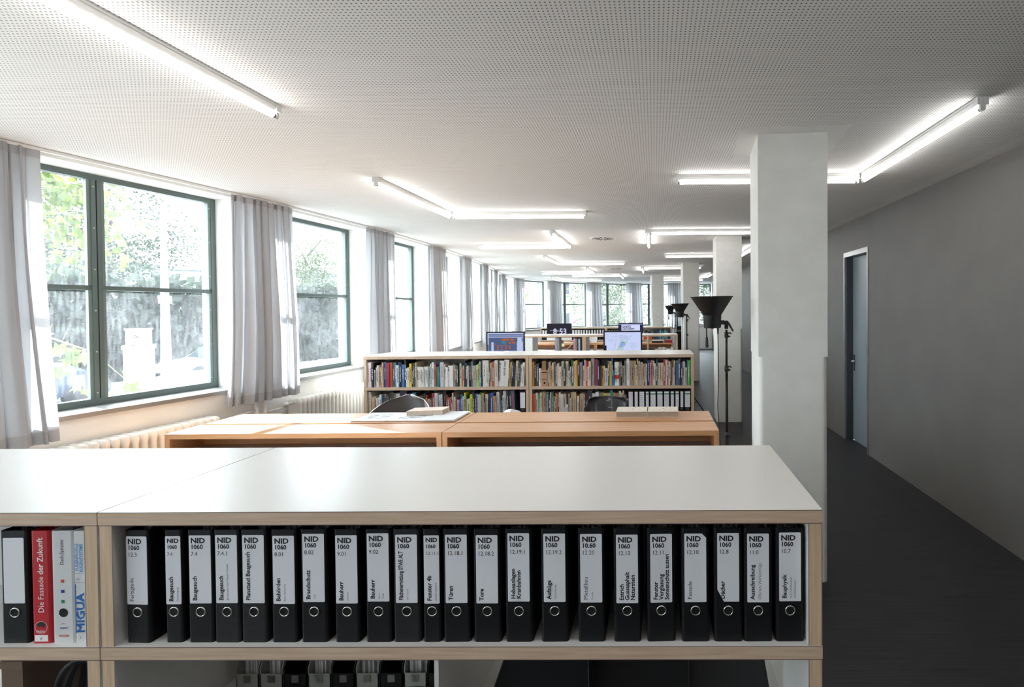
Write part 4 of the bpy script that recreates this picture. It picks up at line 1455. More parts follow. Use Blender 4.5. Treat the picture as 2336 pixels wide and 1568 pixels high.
M_floral = floral()
for i, xx in enumerate((-0.315, -0.058)):
    bk = thing('cloth_bound_book', ('floral cloth-bound book lying on the riser, on the portfolio side of its twin', 'floral cloth-bound book lying on the riser, on the lamp side of its twin')[i], 'book', (xx, 4.03, RZ1), (0.0, -0.02)[i], 'floral books on the riser')
    m = MB(); m.box(0, 0.25, 0, 0.20, 0.044, 0.047); m.box(0, 0.25, 0, 0.20, 0, 0.003); m.box(-0.001 if i else 0.248, 0.002 if i else 0.251, 0, 0.20, 0.002, 0.045); m.build('cover', M_floral, bk)
    m = MB(); m.box(0.003, 0.247, 0.003, 0.197, 0.003, 0.044); m.build('page_block', mat('old_paper', '#a8998a', 0.8), bk)
# crumpled paper on the rear desk
cp = thing('crumpled_paper', 'loose crumpled white papers on the desk behind the riser', 'paper', (-1.42, 4.42, 0.735))
m = MB()
r_ = random.Random(4)
m.grid([[(x * 0.03, y * 0.03, 0.04 + 0.09 * math.exp(-((x - 4) ** 2 + (y - 3) ** 2) / 14) + r_.uniform(-.008, .008)) for x in range(10)] for y in range(7)], 0, False)
m.build('sheet', M_sheet, cp)
m = MB(); m.box(0.0, 0.26, 0.0, 0.19, 0.0, 0.035); m.build('stack', M_wcard, cp)


# ------------------------------------------------------------------ monitors
def monitor(x, y, z, label, scr_col, scr_s, glare=False):
    r = thing('monitor', label, 'computer', (x, y, z), 0)
    W, Ht = 0.65, 0.516
    b0 = 0.005
    m = MB()
    # aluminium body with a bulged back
    m.box(-W / 2, W / 2, 0.0, 0.006, 0.0 + 0.085, Ht)
    m.add([(-W / 2, 0.006, 0.085), (W / 2, 0.006, 0.085), (W / 2, 0.006, Ht), (-W / 2, 0.006, Ht), (-0.18, 0.04, 0.17), (0.18, 0.04, 0.17), (0.18, 0.04, Ht - 0.12), (-0.18, 0.04, Ht - 0.12)],
          [(4, 7, 6, 5), (0, 4, 5, 1), (1, 5, 6, 2), (2, 6, 7, 3), (3, 7, 4, 0)])
    m.build('case', M_alu, r)
    m = MB(); m.box(-W / 2, W / 2, -0.004, 0.0, 0.085, 0.15); m.build('chin', mat('pale_aluminium', '#dcdcdc', 0.35, 0.2), r)
    m = MB(); m.box(-W / 2, W / 2, -0.004, 0.0, 0.15, Ht); m.build('bezel', M_black, r)
    s = MB(); s.box(-W / 2 + 0.024, W / 2 - 0.024, -0.0052, -0.004, 0.174, Ht - 0.024)
    sc = s.build('screen', emis('screen_%s' % scr_col[1:], scr_col, scr_s), r)
    m = MB()
    m.add([(-0.09, 0.02, 0.22), (0.09, 0.02, 0.22), (0.09, 0.03, 0.22), (-0.09, 0.03, 0.22), (-0.09, 0.10, 0.008), (0.09, 0.10, 0.008), (0.09, 0.11, 0.008), (-0.09, 0.11, 0.008)],
          [(0, 1, 2, 3), (7, 6, 5, 4), (0, 4, 5, 1), (1, 5, 6, 2), (2, 6, 7, 3), (3, 7, 4, 0)])
    m.box(-0.09, 0.09, -0.07, 0.11, 0, 0.008)
    m.build('stand', M_alu, r)
    return r, sc


XW = 0.301   # half width of the lit picture
ZB, ZT = 0.174, 0.492


def patch(sc, name, rects, col, s, y=-0.0056):
    m = MB()
    for (xa, xb, za, zb_) in rects:
        m.add([(xa, y, za), (xb, y, za), (xb, y, zb_), (xa, y, zb_)], [(0, 1, 2, 3)])
    m.build(name, emis('scr_%s_%d' % (col[1:], int(s * 100)), col, s), sc)


SCR = 0.18
# CAD / photo screen by the window
r, sc = monitor(-2.50, GY[1] + 0.13, RZ1, 'monitor showing a 3D drawing with orange furniture on the window side', '#7c8bb5', SCR * 0.8)
patch(sc, 'menu_bar', [(-XW, XW, 0.478, ZT), (-XW, -0.285, 0.3, 0.478)], '#b9c2e6', SCR)
patch(sc, 'toolbar', [(-XW, XW, 0.44, 0.446), (-0.28, 0.30, 0.414, 0.42)], '#c6ccec', SCR, -0.0058)
patch(sc, 'drawing_view', [(-0.28, 0.2, 0.2, 0.41)], '#5d6c92', SCR * 0.75, -0.0058)
for _p in ([(0.19, 0.29, 0.18, 0.345), (0.2, 0.27, 0.345, 0.41)], [(-0.24, -0.2, 0.18, 0.335)]):
    patch(sc, 'palette', _p, '#b4c2e2', SCR, -0.0060)
patch(sc, 'orange_furniture', [(-0.06, 0.06, 0.365, 0.395), (0.085, 0.135, 0.36, 0.395), (0.055, 0.09, 0.31, 0.345), (0.11, 0.165, 0.315, 0.34), (-0.13, 0.02, 0.285, 0.29), (-0.14, -0.12, 0.2, 0.28), (-0.07, -0.055, 0.2, 0.28), (0.0, 0.014, 0.2, 0.29), (0.06, 0.08, 0.22, 0.28), (-0.27, -0.16, 0.3, 0.305)], '#d06a2a', SCR * 0.8, -0.0062)
patch(sc, 'green_object', [(-0.07, 0.01, 0.315, 0.35)], '#4f8f9a', SCR * 0.8, -0.0064)
# site plan
r, sc = monitor(-0.53, GY[1] + 0.13, RZ1, 'monitor showing a pale street plan with a green plot', '#c3cdf0', SCR)
m = MB(); m.add([(p[0], -0.0056, p[1]) for p in ((-0.10, 0.19), (-0.02, 0.18), (0.085, 0.335), (-0.04, 0.37))], [(0, 1, 2, 3)]); m.build('plot', emis('scr_plot', '#b4cdd0', SCR * 0.9), sc)
m = MB(); m.add([(p[0], -0.0058, p[1]) for p in ((-0.055, 0.235), (0.0, 0.245), (0.03, 0.30), (0.02, 0.322), (-0.02, 0.325))], [(0, 1, 2, 3, 4)]); m.build('building_plot', emis('scr_bplot', '#8fb0e6', SCR * 0.9), sc)
m = MB()


def ln(mb, a, b, w=0.0016, y=-0.0060):
    d = Vector((b[0] - a[0], b[1] - a[1])); d.normalize(); n_ = Vector((-d.y, d.x)) * w
    mb.add([(a[0] - n_.x, y, a[1] - n_.y), (b[0] - n_.x, y, b[1] - n_.y), (b[0] + n_.x, y, b[1] + n_.y), (a[0] + n_.x, y, a[1] + n_.y)], [(0, 1, 2, 3)])


r_ = random.Random(12)
for q in range(9):
    xq = -0.19 + q * 0.012
    ln(m, (-0.06 + q * 0.0, 0.45 - q * 0.009), (0.09, 0.425 - q * 0.009), 0.0006)
for q in range(5):
    ln(m, (0.11 + q * 0.006, 0.315 - q * 0.02), (0.24 - q * 0.008, 0.29 - q * 0.02), 0.0008)
for q in range(14):
    xq, zq = r_.uniform(-0.26, -0.09), r_.uniform(0.33, 0.47)
    ln(m, (xq, zq), (xq + r_.uniform(-.012, .012), zq + r_.uniform(-.03, .03)), 0.0009)
for q in range(10):
    xq, zq = r_.uniform(0.05, 0.25), r_.uniform(0.34, 0.48)
    ln(m, (xq, zq), (xq + r_.uniform(-.03, .03), zq + r_.uniform(-.012, .012)), 0.0008)
ln(m, (-0.115, 0.48), (-0.115, 0.33), 0.001); ln(m, (-0.115, 0.33), (-0.15, 0.18), 0.001); ln(m, (-0.24, 0.36), (-0.12, 0.27), 0.0008); ln(m, (0.15, 0.45), (0.08, 0.35), 0.001); ln(m, (-0.21, 0.37), (-0.15, 0.37), 0.0008)
ln(m, (-0.055, 0.235), (-0.02, 0.325), 0.002); ln(m, (-0.02, 0.325), (0.025, 0.318), 0.002); ln(m, (0.028, 0.318), (0.032, 0.26), 0.0018)
m.build('plan_lines', emis('scr_ink', '#4a5270', 0.6 * SCR), sc)
patch(sc, 'tool_palette', [(-XW, -0.275, 0.18, 0.27)], '#2b3350', SCR * 0.5, -0.0058)
# clock screen saver
r, sc = monitor(-2.475, GY[2] + 0.13, RZ1, 'monitor with a dark screen saver reading 8 53 in large digits', '#3c3b48', SCR * 0.6)
m = MB(); put_text(m, '8', 0.21, -0.16, 0.405, -0.0058, 0.02, 0.95); put_text(m, '53', 0.21, 0.0, 0.405, -0.0058, 0.02, 0.95); m.build('digits', emis('scr_digits', '#c9cbe6', SCR), sc)
patch(sc, 'reflected_patch', [(-0.24, -0.02, 0.33, 0.345), (-0.12, 0.16, 0.31, 0.325)], '#b9b6c2', SCR * 0.7)
# document
r, sc = monitor(-0.61, GY[2] + 0.13, RZ1, 'monitor showing a document headed GOETZ CASTORPH', '#3b3c68', SCR * 0.6)
patch(sc, 'menu_bar', [(-XW, XW, 0.477, ZT)], '#a9b0e0', SCR)
patch(sc, 'page', [(-0.245, 0.235, 0.18, 0.468)], '#cdd2f6', SCR)
m = MB(); put_text(m, 'GOETZ', 0.068, -0.225, 0.452, -0.006, 0.03, 1.0); put_text(m, 'CASTORPH', 0.068, -0.225, 0.394, -0.006, 0.03, 1.0, maxw=0.31); m.build('heading', emis('scr_black', '#1a1c30', 0.3 * SCR), sc)
wc = MB(); wc.lathe([(0, 0.012), (0.03, 0.009), (0.045, 0.0)], 16); 
o = wc.build('webcam', M_black, None, (-0.62, GY[2] + 0.135, RZ1 + 0.516)); tag(o, 'small black webcam perched on the GOETZ CASTORPH monitor', 'webcam')
m = MB(); m.lathe([(0.0, 0.0), (0.006, 0.0)], 12, 0, False, Matrix.Translation((0, -0.04, 0.006)) @ Matrix.Rotation(radians(90), 4, 'X')); m.build('lens', M_chrome, o)

# ------------------------------------------------------------------ things seen through the open shelving
G3 = GY[2]
m = MB(); m.box(-0.66, 0.0, 0.0, 0.018, 0, PITCH - BT)
cd = link('cabinet_front', None, None, (X3 - 4 + BT + 0.66 + 0.20, Y3 + 0.02, TZ[0]))
tag(cd, 'plain white cabinet front with a small round knob in the open shelving', 'cabinet')
m.build('panel', M_plastic, cd)
m = MB(); m.lathe([(0.0, 0.02), (0.009, 0.018), (0.011, 0.008), (0.005, 0.0)], 12, 0, True, Matrix.Translation((-0.22, 0.0, 0.05)) @ Matrix.Rotation(radians(90), 4, 'X')); m.build('knob', mat('copper_knob', '#9a6a58', 0.4, 0.6), cd)
m = MB(); m.box(-0.66, -0.645, 0.018, 0.5, 0, PITCH - BT); m.build('side', M_plastic, cd)
m = MB(); m.box(-0.015, 0.0, 0.018, 0.5, 0, PITCH - BT); m.build('side', M_plastic, cd)
for i, (x, w, c, lab) in enumerate(((-2.12, 0.05, '#9a9cb4', 'translucent grey document folder next to the white cabinet front'), (-2.065, 0.035, '#8d8d88', 'grey cardboard folder next to the white cabinet front'))):
    make_book(x, w, 0.318, 0.26, Y3 + 0.02, TZ[0], c, lab, 'folders in the open shelving', dashes=False, seed=400 + i)
for i, (x, w, c, lab) in enumerate(((-1.728, 0.04, '#c98f9c', 'pink and white magazine leaning in the open shelving'), (-1.684, 0.026, '#8f8c96', 'grey magazine beside the pink magazine'), (-1.655, 0.03, '#3a3a40', 'black folder beside the grey magazine'), (-1.622, 0.035, '#b9bcc8', 'pale blue folder between black folders'), (-1.585, 0.028, '#2c2c32', 'black folder against the shelving upright'))):
    make_book(x, w, 0.31 - 0.004 * i, 0.24, Y3 + 0.02, TZ[0], c, lab, 'magazines in the open shelving', dashes=False, seed=410 + i)
m = MB(); upright(m, -0.16, -0.125, 0, SD, 0, PITCH - BT)
o = m.build('shelf_divider', SIDE_MATS, None, (0, Y3 + 0.001, TZ[0])); tag(o, 'white upright divider in the open shelving beside the model', 'divider')
m = MB(); upright(m, -1.42, -1.385, 0.2, SD, 0, PITCH - BT)

# desk phone on the riser
ph = thing('desk_phone', 'white desk telephone tilted on the beech riser', 'telephone', (-1.60, G3 + 0.12, RZ1))
m = MB(); m.add([(-0.10, 0, 0.01), (0.10, 0, 0.01), (0.10, 0.14, 0.16), (-0.10, 0.14, 0.16), (-0.10, 0.02, 0.0), (0.10, 0.02, 0.0), (0.10, 0.17, 0.0), (-0.10, 0.17, 0.0)],
                [(0, 1, 2, 3), (7, 6, 5, 4), (0, 4, 5, 1), (1, 5, 6, 2), (2, 6, 7, 3), (3, 7, 4, 0)]); m.build('base', M_plastic, ph)
m = MB(); m.tube([(-0.07, -0.006, 0.03), (-0.07, 0.045, 0.10), (-0.07, 0.11, 0.165)], [0.022, 0.015, 0.022], 10); m.build('handset', M_plastic, ph)
m = MB()
for a_ in range(3):
    for b_ in range(4):
        m.box(0.0 + a_ * 0.028, 0.018 + a_ * 0.028, 0.03 + b_ * 0.02, 0.042 + b_ * 0.02, 0.046 + b_ * 0.0214, 0.052 + b_ * 0.0214)
m.build('keypad', M_gcab, ph)
for i, (xa, xb, h, c, lab) in enumerate(((-0.07, 0.22, 0.062, '#1f1e22', 'flat black document box on the beech riser beside a grey figure'), (0.30, 0.46, 0.066, '#a3202e', 'flat dark red document box at the end of the beech riser'))):
    m = MB(); m.box(0, xb - xa, 0, 0.24, 0, h - 0.012)
    o = m.build('document_box', mat('docbox_%d' % i, c, 0.5), None, (xa, G3 + 0.03, RZ1)); tag(o, lab, 'box')
    m = MB(); m.box(-0.003, xb - xa + 0.003, -0.003, 0.243, h - 0.012, h + 0.004); m.build('lid', mat('docboxl_%d' % i, '#c9c6c8' if i == 0 else c, 0.5), o)
fg = MB(); fg.lathe([(0.0, 0.0), (0.031, 0.0), (0.034, 0.03), (0.024, 0.06), (0.018, 0.1), (0.025, 0.125), (0.015, 0.15), (0.0, 0.155)], 14)
tag(fg.build('figurine', mat('grey_clay', '#6d6a68', 0.7), None, (0.262, G3 + 0.02, RZ1 + 0.0)), 'small lumpy grey clay figure between the black and red boxes', 'figurine')
m = MB(); m.box(0, 0.07, 0, 0.001, 0, 0.07)
tag(m.build('sticky_note', mat('sticky_yellow', '#e3dca8', 0.7), None, (-2.39, G3 - 0.002, RZ1 - 0.078)), 'pale yellow sticky note on the riser edge under the clock monitor', 'note')
m = MB(); m.tube([(-2.10, G3 + 0.05, RZ1 + 0.005), (-2.12, G3 + 0.005, RZ1 + 0.0055), (-2.13, G3 - 0.006, RZ1 + 0.003), (-2.135, G3 - 0.010, RZ1 - 0.012), (-2.17, G3 - 0.015, RZ1 - 0.07), (-2.24, G3 - 0.06, RZ0 + 0.02), (-2.36, G3 - 0.12, RZ0 + 0.006)], 0.005, 8)
tag(m.build('cable', M_plastic), 'white cable hanging from the riser under the clock monitor', 'cable')
# white massing model on the board
md = thing('model', 'white architectural model of small blocks on the open shelf', 'model', (0.02, Y3 + 0.10, TZ[0]))
m = MB(); m.box(0, 0.40, 0, 0.2, 0, 0.025); m.build('base', M_wcard, md)
for i in range(14):
    m = MB(); h = rnd.uniform(0.03, 0.075); x = 0.005 + i * 0.028
    m.box(x, x + 0.022, rnd.uniform(0.0, 0.08), rnd.uniform(0.1, 0.18), 0.025, 0.025 + h); m.build('block', M_rad, md)
for i, (x, w) in enumerate(((-1.36, 0.17), (-1.15, 0.13))):
    m = MB(); m.grid([[(w * a_ / 6, 0.02 * b_, 0.012 + 0.05 * math.exp(-((a_ - 3) ** 2) / 5) * (0.7 + 0.3 * cos(b_ * 2.1 + i))) for a_ in range(7)] for b_ in range(8)], 0, True)
    o = m.build('wrapped_parcel', M_sheet, None, (x, Y3 + 0.1, TZ[0])); tag(o, ('longer' if i == 0 else 'shorter') + ' lumpy white paper-wrapped parcel on the open shelf', 'parcel')
    m = MB(); m.box(0.004, w - 0.004, 0.0, 0.14, 0, 0.03); m.build('bundle', M_sheet, o)


# ------------------------------------------------------------------ chairs
def seven_chair():
    r = thing('plywood_chair', 'dark lacquered moulded chair with a waisted back behind the floral books', 'chair', (-0.50, 5.02, 0), 0)
    # faces -y; back at +y
    rows = []
    zs = [0.455, 0.47, 0.52, 0.575, 0.63, 0.69, 0.74, 0.78, 0.81, 0.832, 0.843]
    hw = [0.185, 0.165, 0.135, 0.125, 0.15, 0.195, 0.218, 0.222, 0.215, 0.195, 0.16]
    for z, w in zip(zs, hw):
        s = (z - 0.455) / 0.39
        yb = 0.175 + 0.045 * s + 0.03 * s * s
        rows.append([(w * (2 * j / 14 - 1), yb - 0.035 * (2 * j / 14 - 1) ** 2 * (0.4 + s), z - (0.012 * abs(2 * j / 14 - 1) ** 3 if z > 0.8 else 0)) for j in range(15)])
    m = MB(); m.grid(rows); bk = m.build('backrest', M_shell, r)
    md_ = bk.modifiers.new('thick', 'SOLIDIFY'); md_.thickness = 0.009
    rows = []
    for i in range(9):
        s = i / 8
        y = -0.20 + 0.385 * s
        w = 0.20 * (1 - 0.12 * abs(2 * s - 1) ** 3)
        rows.append([(w * (2 * j / 12 - 1), y, 0.445 + 0.012 * (2 * j / 12 - 1) ** 2 - 0.014 * sin(pi * s) + (0.012 if i == 8 else 0)) for j in range(13)])
    m = MB(); m.grid(rows); st = m.build('seat', M_shell, r)
    md_ = st.modifiers.new('thick', 'SOLIDIFY'); md_.thickness = 0.009
    for (x, y) in ((-0.22, -0.2), (0.22, -0.2), (-0.22, 0.2), (0.22, 0.2)):
        m = MB(); m.tube([(x * 0.25, y * 0.25, 0.425), (x * 0.8, y * 0.8, 0.425), (x * 0.88, y * 0.88, 0.40), (x, y, 0.0)], 0.008, 8); m.build('leg', M_chrome, r)
    return r


ch = seven_chair()
c2 = dup(ch, (-0.16, 11.85, 0), 3.0, 'dark lacquered moulded chair at the desk behind the open shelving')
bkc = thing('shell_chair', 'dark grey rounded shell chair behind the open portfolio', 'chair', (-2.50, 4.88, 0), 0.0)
rows = []
for i in range(13):
    s = i / 12
    z = 0.45 + 0.455 * s
    rows.append([])
    for j in range(25):
        u = 2 * j / 24 - 1
        half = 0.345 * math.sqrt(max(0.0, 1 - max(0, (z - 0.62) / 0.2855) ** 2.0)) + 0.0 if z > 0.62 else 0.345 - 0.09 * (0.62 - z) / 0.17
        half = max(half, 0.02)
        a = u * half / 0.345
        rows[-1].append((half * u, 0.13 + 0.06 * s - 0.22 * a * a, z))
m = MB(); m.grid(rows); o = m.build('backrest', M_shell2, bkc); o.modifiers.new('thick', 'SOLIDIFY').thickness = 0.010
m = MB(); m.grid([[((2 * j / 12 - 1) * 0.245 * (1 - 0.15 * abs(2 * i / 8 - 1) ** 3), -0.25 + 0.38 * i / 8, 0.43 + 0.03 * (2 * j / 12 - 1) ** 2) for j in range(13)] for i in range(9)])
o = m.build('seat', M_shell2, bkc); o.modifiers.new('thick', 'SOLIDIFY').thickness = 0.012
m = MB(); m.tube([(0, 0, 0.08), (0, 0, 0.43)], 0.025, 12); m.build('pedestal', M_steel, bkc)
for q in range(5):
    a = 2 * pi * q / 5
    m = MB(); m.tube([(0, 0, 0.09), (0.27 * cos(a), 0.27 * sin(a), 0.055)], [0.02, 0.012], 8)
    m.tube([(0.27 * cos(a) - 0.012 * sin(a), 0.27 * sin(a) + 0.012 * cos(a), 0.027), (0.27 * cos(a) + 0.012 * sin(a), 0.27 * sin(a) - 0.012 * cos(a), 0.027)], 0.027, 12)
    m.build('foot', M_steel, bkc)


# ------------------------------------------------------------------ studio uplights on stands
def uplight(hx, px, y, label, swing=0.0):
    """hx: lamp head axis, px: pole axis, in metres; rim at z=1.85"""
    r = thing('floodlight_stand', label, 'floor lamp', (px, y, 0), 0, 'black studio uplights on stands')
    dx = hx - px
    T = Matrix.Translation((dx, 0, 1.7)) @ Matrix.Rotation(radians(-0.9), 4, 'Y') @ Matrix.Translation((0, 0, -1.7))
    m = MB(); m.lathe([(0.064, 1.716), (0.146, 1.842), (0.153, 1.846), (0.153, 1.849), (0.144, 1.847), (0.062, 1.722), (0.0, 1.722)], 48, 0, True, T)
    m.f = m.f
    cone = m.build('reflector', M_black, r)
    m = MB(); m.lathe([(0.1505, 1.8495), (0.144, 1.8475), (0.063, 1.724)], 48, 0, True, T); m.build('reflector_lining', mat('silver_lining', '#cfcfcc', 0.35, 0.5), cone)
    m = MB(); m.lathe([(0.0, 1.626), (0.058, 1.626), (0.061, 1.632), (0.0625, 1.69), (0.064, 1.695), (0.064, 1.718)], 40, 0, True, T); hd = m.build('lamp_head', M_black, r)
    m = MB(); m.lathe([(0, 0.004), (0.004, 0.004), (0.004, -0.003)], 10, 0, True, Matrix.Translation((dx - 0.012, -0.064, 1.70)) @ Matrix.Rotation(radians(90), 4, 'X')); m.build('screw', M_rubber, hd)
    m = MB(); m.box(dx - 0.01, dx + 0.006, -0.03, -0.016, 1.6195, 1.627); m.build('switch', mat('red_switch', '#c02a2a', 0.4), hd)
    m = MB(); m.tube([(dx - 0.043, -0.02, 1.628), (dx - 0.042, -0.02, 1.56)], 0.0045, 8); m.tube([(dx - 0.042, -0.02, 1.562), (dx - 0.042, -0.02, 1.556), (dx - 0.0405, -0.02, 1.50), (dx - 0.0395, -0.02, 1.488)], [0.007, 0.009, 0.0115, 0.010], 12); m.build('grip', M_rubber, r)
    # bracket and tilt lever
    m = MB(); m.box(dx + 0.058, dx + 0.085, -0.014, 0.014, 1.65, 1.68); m.tube([(dx + 0.07, 0, 1.663), (0.008, 0, 1.668)], 0.011, 10); m.tube([(0.0, -0.018, 1.665), (0.0, 0.018, 1.665)], 0.013, 12)
    m.tube([(0, 0, 1.668), (0, 0, 1.62)], 0.014, 12); m.build('tilt_bracket', M_rubber, r)
    m = MB(); m.tube([(0.006, -0.02, 1.666), (0.02, -0.022, 1.645), (0.045, -0.022, 1.602)], [0.009, 0.008, 0.0055], 8); m.build('lever', M_rubber, r)
    # pole
    m = MB(); m.tube([(0, 0, 1.625), (0, 0, 1.30)], 0.0085, 12); m.build('pole', M_black, r)
    m = MB(); m.tube([(0, 0, 1.62), (0, 0, 1.612)], 0.0095, 12); m.build('collar', M_chrome, r)
    m = MB(); m.tube([(0, 0, 1.30), (0, 0, 0.86)], 0.0105, 12); m.build('pole', M_black, r)
    m = MB(); m.tube([(0, 0, 0.86), (0, 0, 0.06)], 0.0125, 12); m.build('pole', M_black, r)
    for z in (1.575, 1.335, 0.86):
        m = MB(); m.tube([(0, 0, z + 0.02), (0, 0, z - 0.02)], 0.0145, 12)
        m.tube([(0.012, 0, z + 0.012), (0.026, 0, z + 0.016), (0.034, 0, z + 0.006)], 0.0045, 6); m.tube([(0.012, 0, z - 0.010), (0.027, 0, z - 0.010)], 0.006, 8)
        m.build('clamp', M_rubber, r)
    for q in range(3):
        a = 2 * pi * q / 3 + 0.5
        m = MB(); m.tube([(0.012 * cos(a), 0.012 * sin(a), 0.46), (0.19 * cos(a), 0.19 * sin(a), 0.23), (0.36 * cos(a), 0.36 * sin(a), 0.012)], 0.008, 8)
        m.tube([(0.012 * cos(a), 0.012 * sin(a), 0.12), (0.19 * cos(a), 0.19 * sin(a), 0.23)], 0.006, 8)
        m.build('leg', M_black, r)
    m = MB(); m.tube([(0, 0, 0.48), (0, 0, 0.43)], 0.018, 12); m.build('leg_collar', M_rubber, r)
    m = MB()
    cx = dx + 0.036
    m.tube([(cx, -0.03, 1.63), (cx, -0.03, 1.585)], [0.0075, 0.0055], 8)
    m.tube([(cx, -0.03, 1.60), (cx + 0.003, -0.03, 1.45), (cx + 0.004, -0.03, 1.25), (cx - 0.004, -0.03, 1.08), (cx + 0.004 + swing * 0.6, -0.03, 0.95), (cx + 0.014 + swing, -0.03, 0.80), (cx + 0.017 + swing, -0.03, 0.5), (cx + 0.02 + swing, -0.03, 0.05), (cx + 0.06, 0.1, 0.008)], 0.0032, 8)
    m.build('power_cord', M_rubber, r)
    return r


uplight(0.413, 0.514, 3.55, 'black studio uplight on a stand at the end of the beech risers')
uplight(0.421, 0.53, 8.12, 'black studio uplight on a stand behind the book-filled shelving')
uplight(0.41, 0.525, 12.65, 'black studio uplight on a stand behind the open shelving', 0.035)

# printer stack near the far column
pr = thing('printer', 'black office printer on a dark stand beyond the far shelving', 'printer', (0.78, 17.2, 0))
m = MB(); m.box(-0.02, 0.50, 0, 0.45, 0.0, 0.95); m.build('stand', M_bindB, pr)
m = MB(); m.box(0.0, 0.50, 0.02, 0.42, 0.95, 1.16); m.build('body', M_black, pr)
m = MB(); m.box(0.02, 0.48, 0.0, 0.02, 0.98, 1.02); m.build('tray', M_gcab, pr)
cb2 = MB(); cb2.box(0, 0.22, 0, 0.22, 0, 0.006); cb2.box(0, 0.006, 0, 0.22, 0, 0.2); cb2.box(0.214, 0.22, 0, 0.22, 0, 0.2); cb2.box(0, 0.22, 0.214, 0.22, 0, 0.2); cb2.box(0, 0.22, 0, 0.006, 0, 0.2)
ob = cb2.build('clear_box', glass_mat('clear_acrylic', 0.03), None, (0.50, Y4 + 0.2, SH)); ob.location = (0.26, Y4 + 0.2, SH)
tag(ob, 'small clear acrylic box on the end of the far shelving', 'box')
ws = MB(); ws.box(-0.004, 0.004, -0.04, 0.04, -0.04, 0.04); ws.lathe([(0.0, 0.006), (0.02, 0.006), (0.021, 0.002)], 16, 0, True, Matrix.Rotation(radians(90), 4, 'Y'))
o = ws.build('wall_socket', M_plastic, None, (line_at(11.3, 0.006), 11.3, 0.93), (0, 0, 0.1)); tag(o, 'white wall socket below the windows behind the shelving', 'socket')


# ------------------------------------------------------------------ outside
GZ = -1.25
g = MB(); g.prism([(-90, -40), (60, -40), (60, 110), (-90, 110)], GZ - 0.3, GZ)
struct('street', g, noise_mat('asphalt', '#65656a', '#707075', nscale=2, rough=0.9), 'grey street outside the windows')
g = MB(); g.prism([(-9.5, -30), (-5.9, -30), (-5.9, 16), (-6.2, 19), (-9.5, 26)], GZ, GZ + 0.12)
struct('pavement', g, mat('pavement_stone', '#7c7a76', 0.9), 'pale pavement along the building')

M_leafs = []
for i, (c1, c2) in enumerate((('#1f2c17', '#33431e'), ('#121f15', '#1f2f1b'), ('#374821', '#5c692f'))):
    m_ = noise_mat('leaf_%d' % i, c1, c2, nscale=3, rough=0.6, lo=0.3, hi=0.7)
    N, L, b = nodes(m_)
    out = [n for n in N if n.type == 'OUTPUT_MATERIAL'][0]
    tl = N.new('ShaderNodeBsdfTranslucent'); tl.inputs[0].default_value = (*hexc(c2), 1)
    mx = N.new('ShaderNodeMixShader'); mx.inputs[0].default_value = 0.4
    L.new(b.outputs[0], mx.inputs[1]); L.new(tl.outputs[0], mx.inputs[2]); L.new(mx.outputs[0], out.inputs[0])
    M_leafs.append(m_)
M_bark = noise_mat('bark', '#5d5347', '#7a6e5e', scale=(4, 4, 1), nscale=3, rough=0.9)


def tree(x, y, h, rad, label, mi=0, n=5200, seed=0, low=0.25, leaf=0.16):
    r_ = random.Random(seed)
    root = thing('tree', label, 'tree', (x, y, GZ), 0, 'street trees')
    m = MB(); m.tube([(0, 0, 0), (0.1, 0.05, h * 0.3), (0.0, 0.15, h * 0.55), (0.1, 0.0, h * 0.85)], [0.22, 0.17, 0.12, 0.04], 8); tk = m.build('trunk', M_bark, root)
    m = MB()
    for q in range(6):
        a = q * 1.05 + r_.random(); z = h * (0.32 + 0.08 * q)
        m.tube([(0, 0.05, z), (cos(a) * rad * 0.4, sin(a) * rad * 0.4, z + h * 0.1), (cos(a) * rad * 0.8, sin(a) * rad * 0.8, z + h * 0.14)], [0.09, 0.06, 0.02], 6)
    m.build('branches', M_bark, root)
    cl_ = [(r_.uniform(-.62, .62) * rad, r_.uniform(-.62, .62) * rad, h * r_.uniform(low + 0.1, 0.9), rad * r_.uniform(0.3, 0.5)) for _ in range(26)]
    m = MB()
    for q in range(n):
        cx, cy, cz, cr = cl_[q % len(cl_)]
        th, ph_ = r_.uniform(0, 2 * pi), math.acos(r_.uniform(-1, 1))
        rr = cr * r_.uniform(0.55, 1.0)
        p = Vector((cx + rr * sin(ph_) * cos(th), cy + rr * sin(ph_) * sin(th), max(h * low, cz + rr * 0.8 * cos(ph_))))
        d = Vector((r_.uniform(-1, 1), r_.uniform(-1, 1), r_.uniform(-1, 0.4))).normalized() * leaf
        e_ = d.cross(Vector((r_.uniform(-1, 1), r_.uniform(-1, 1), r_.uniform(-1, 1)))).normalized() * leaf * 0.45
        m.add([p, p + d * 0.5 + e_, p + d, p + d * 0.5 - e_], [(0, 1, 2, 3)], 0)
    o = m.build('foliage', M_leafs[mi], root); o['kind'] = 'stuff'
    return root


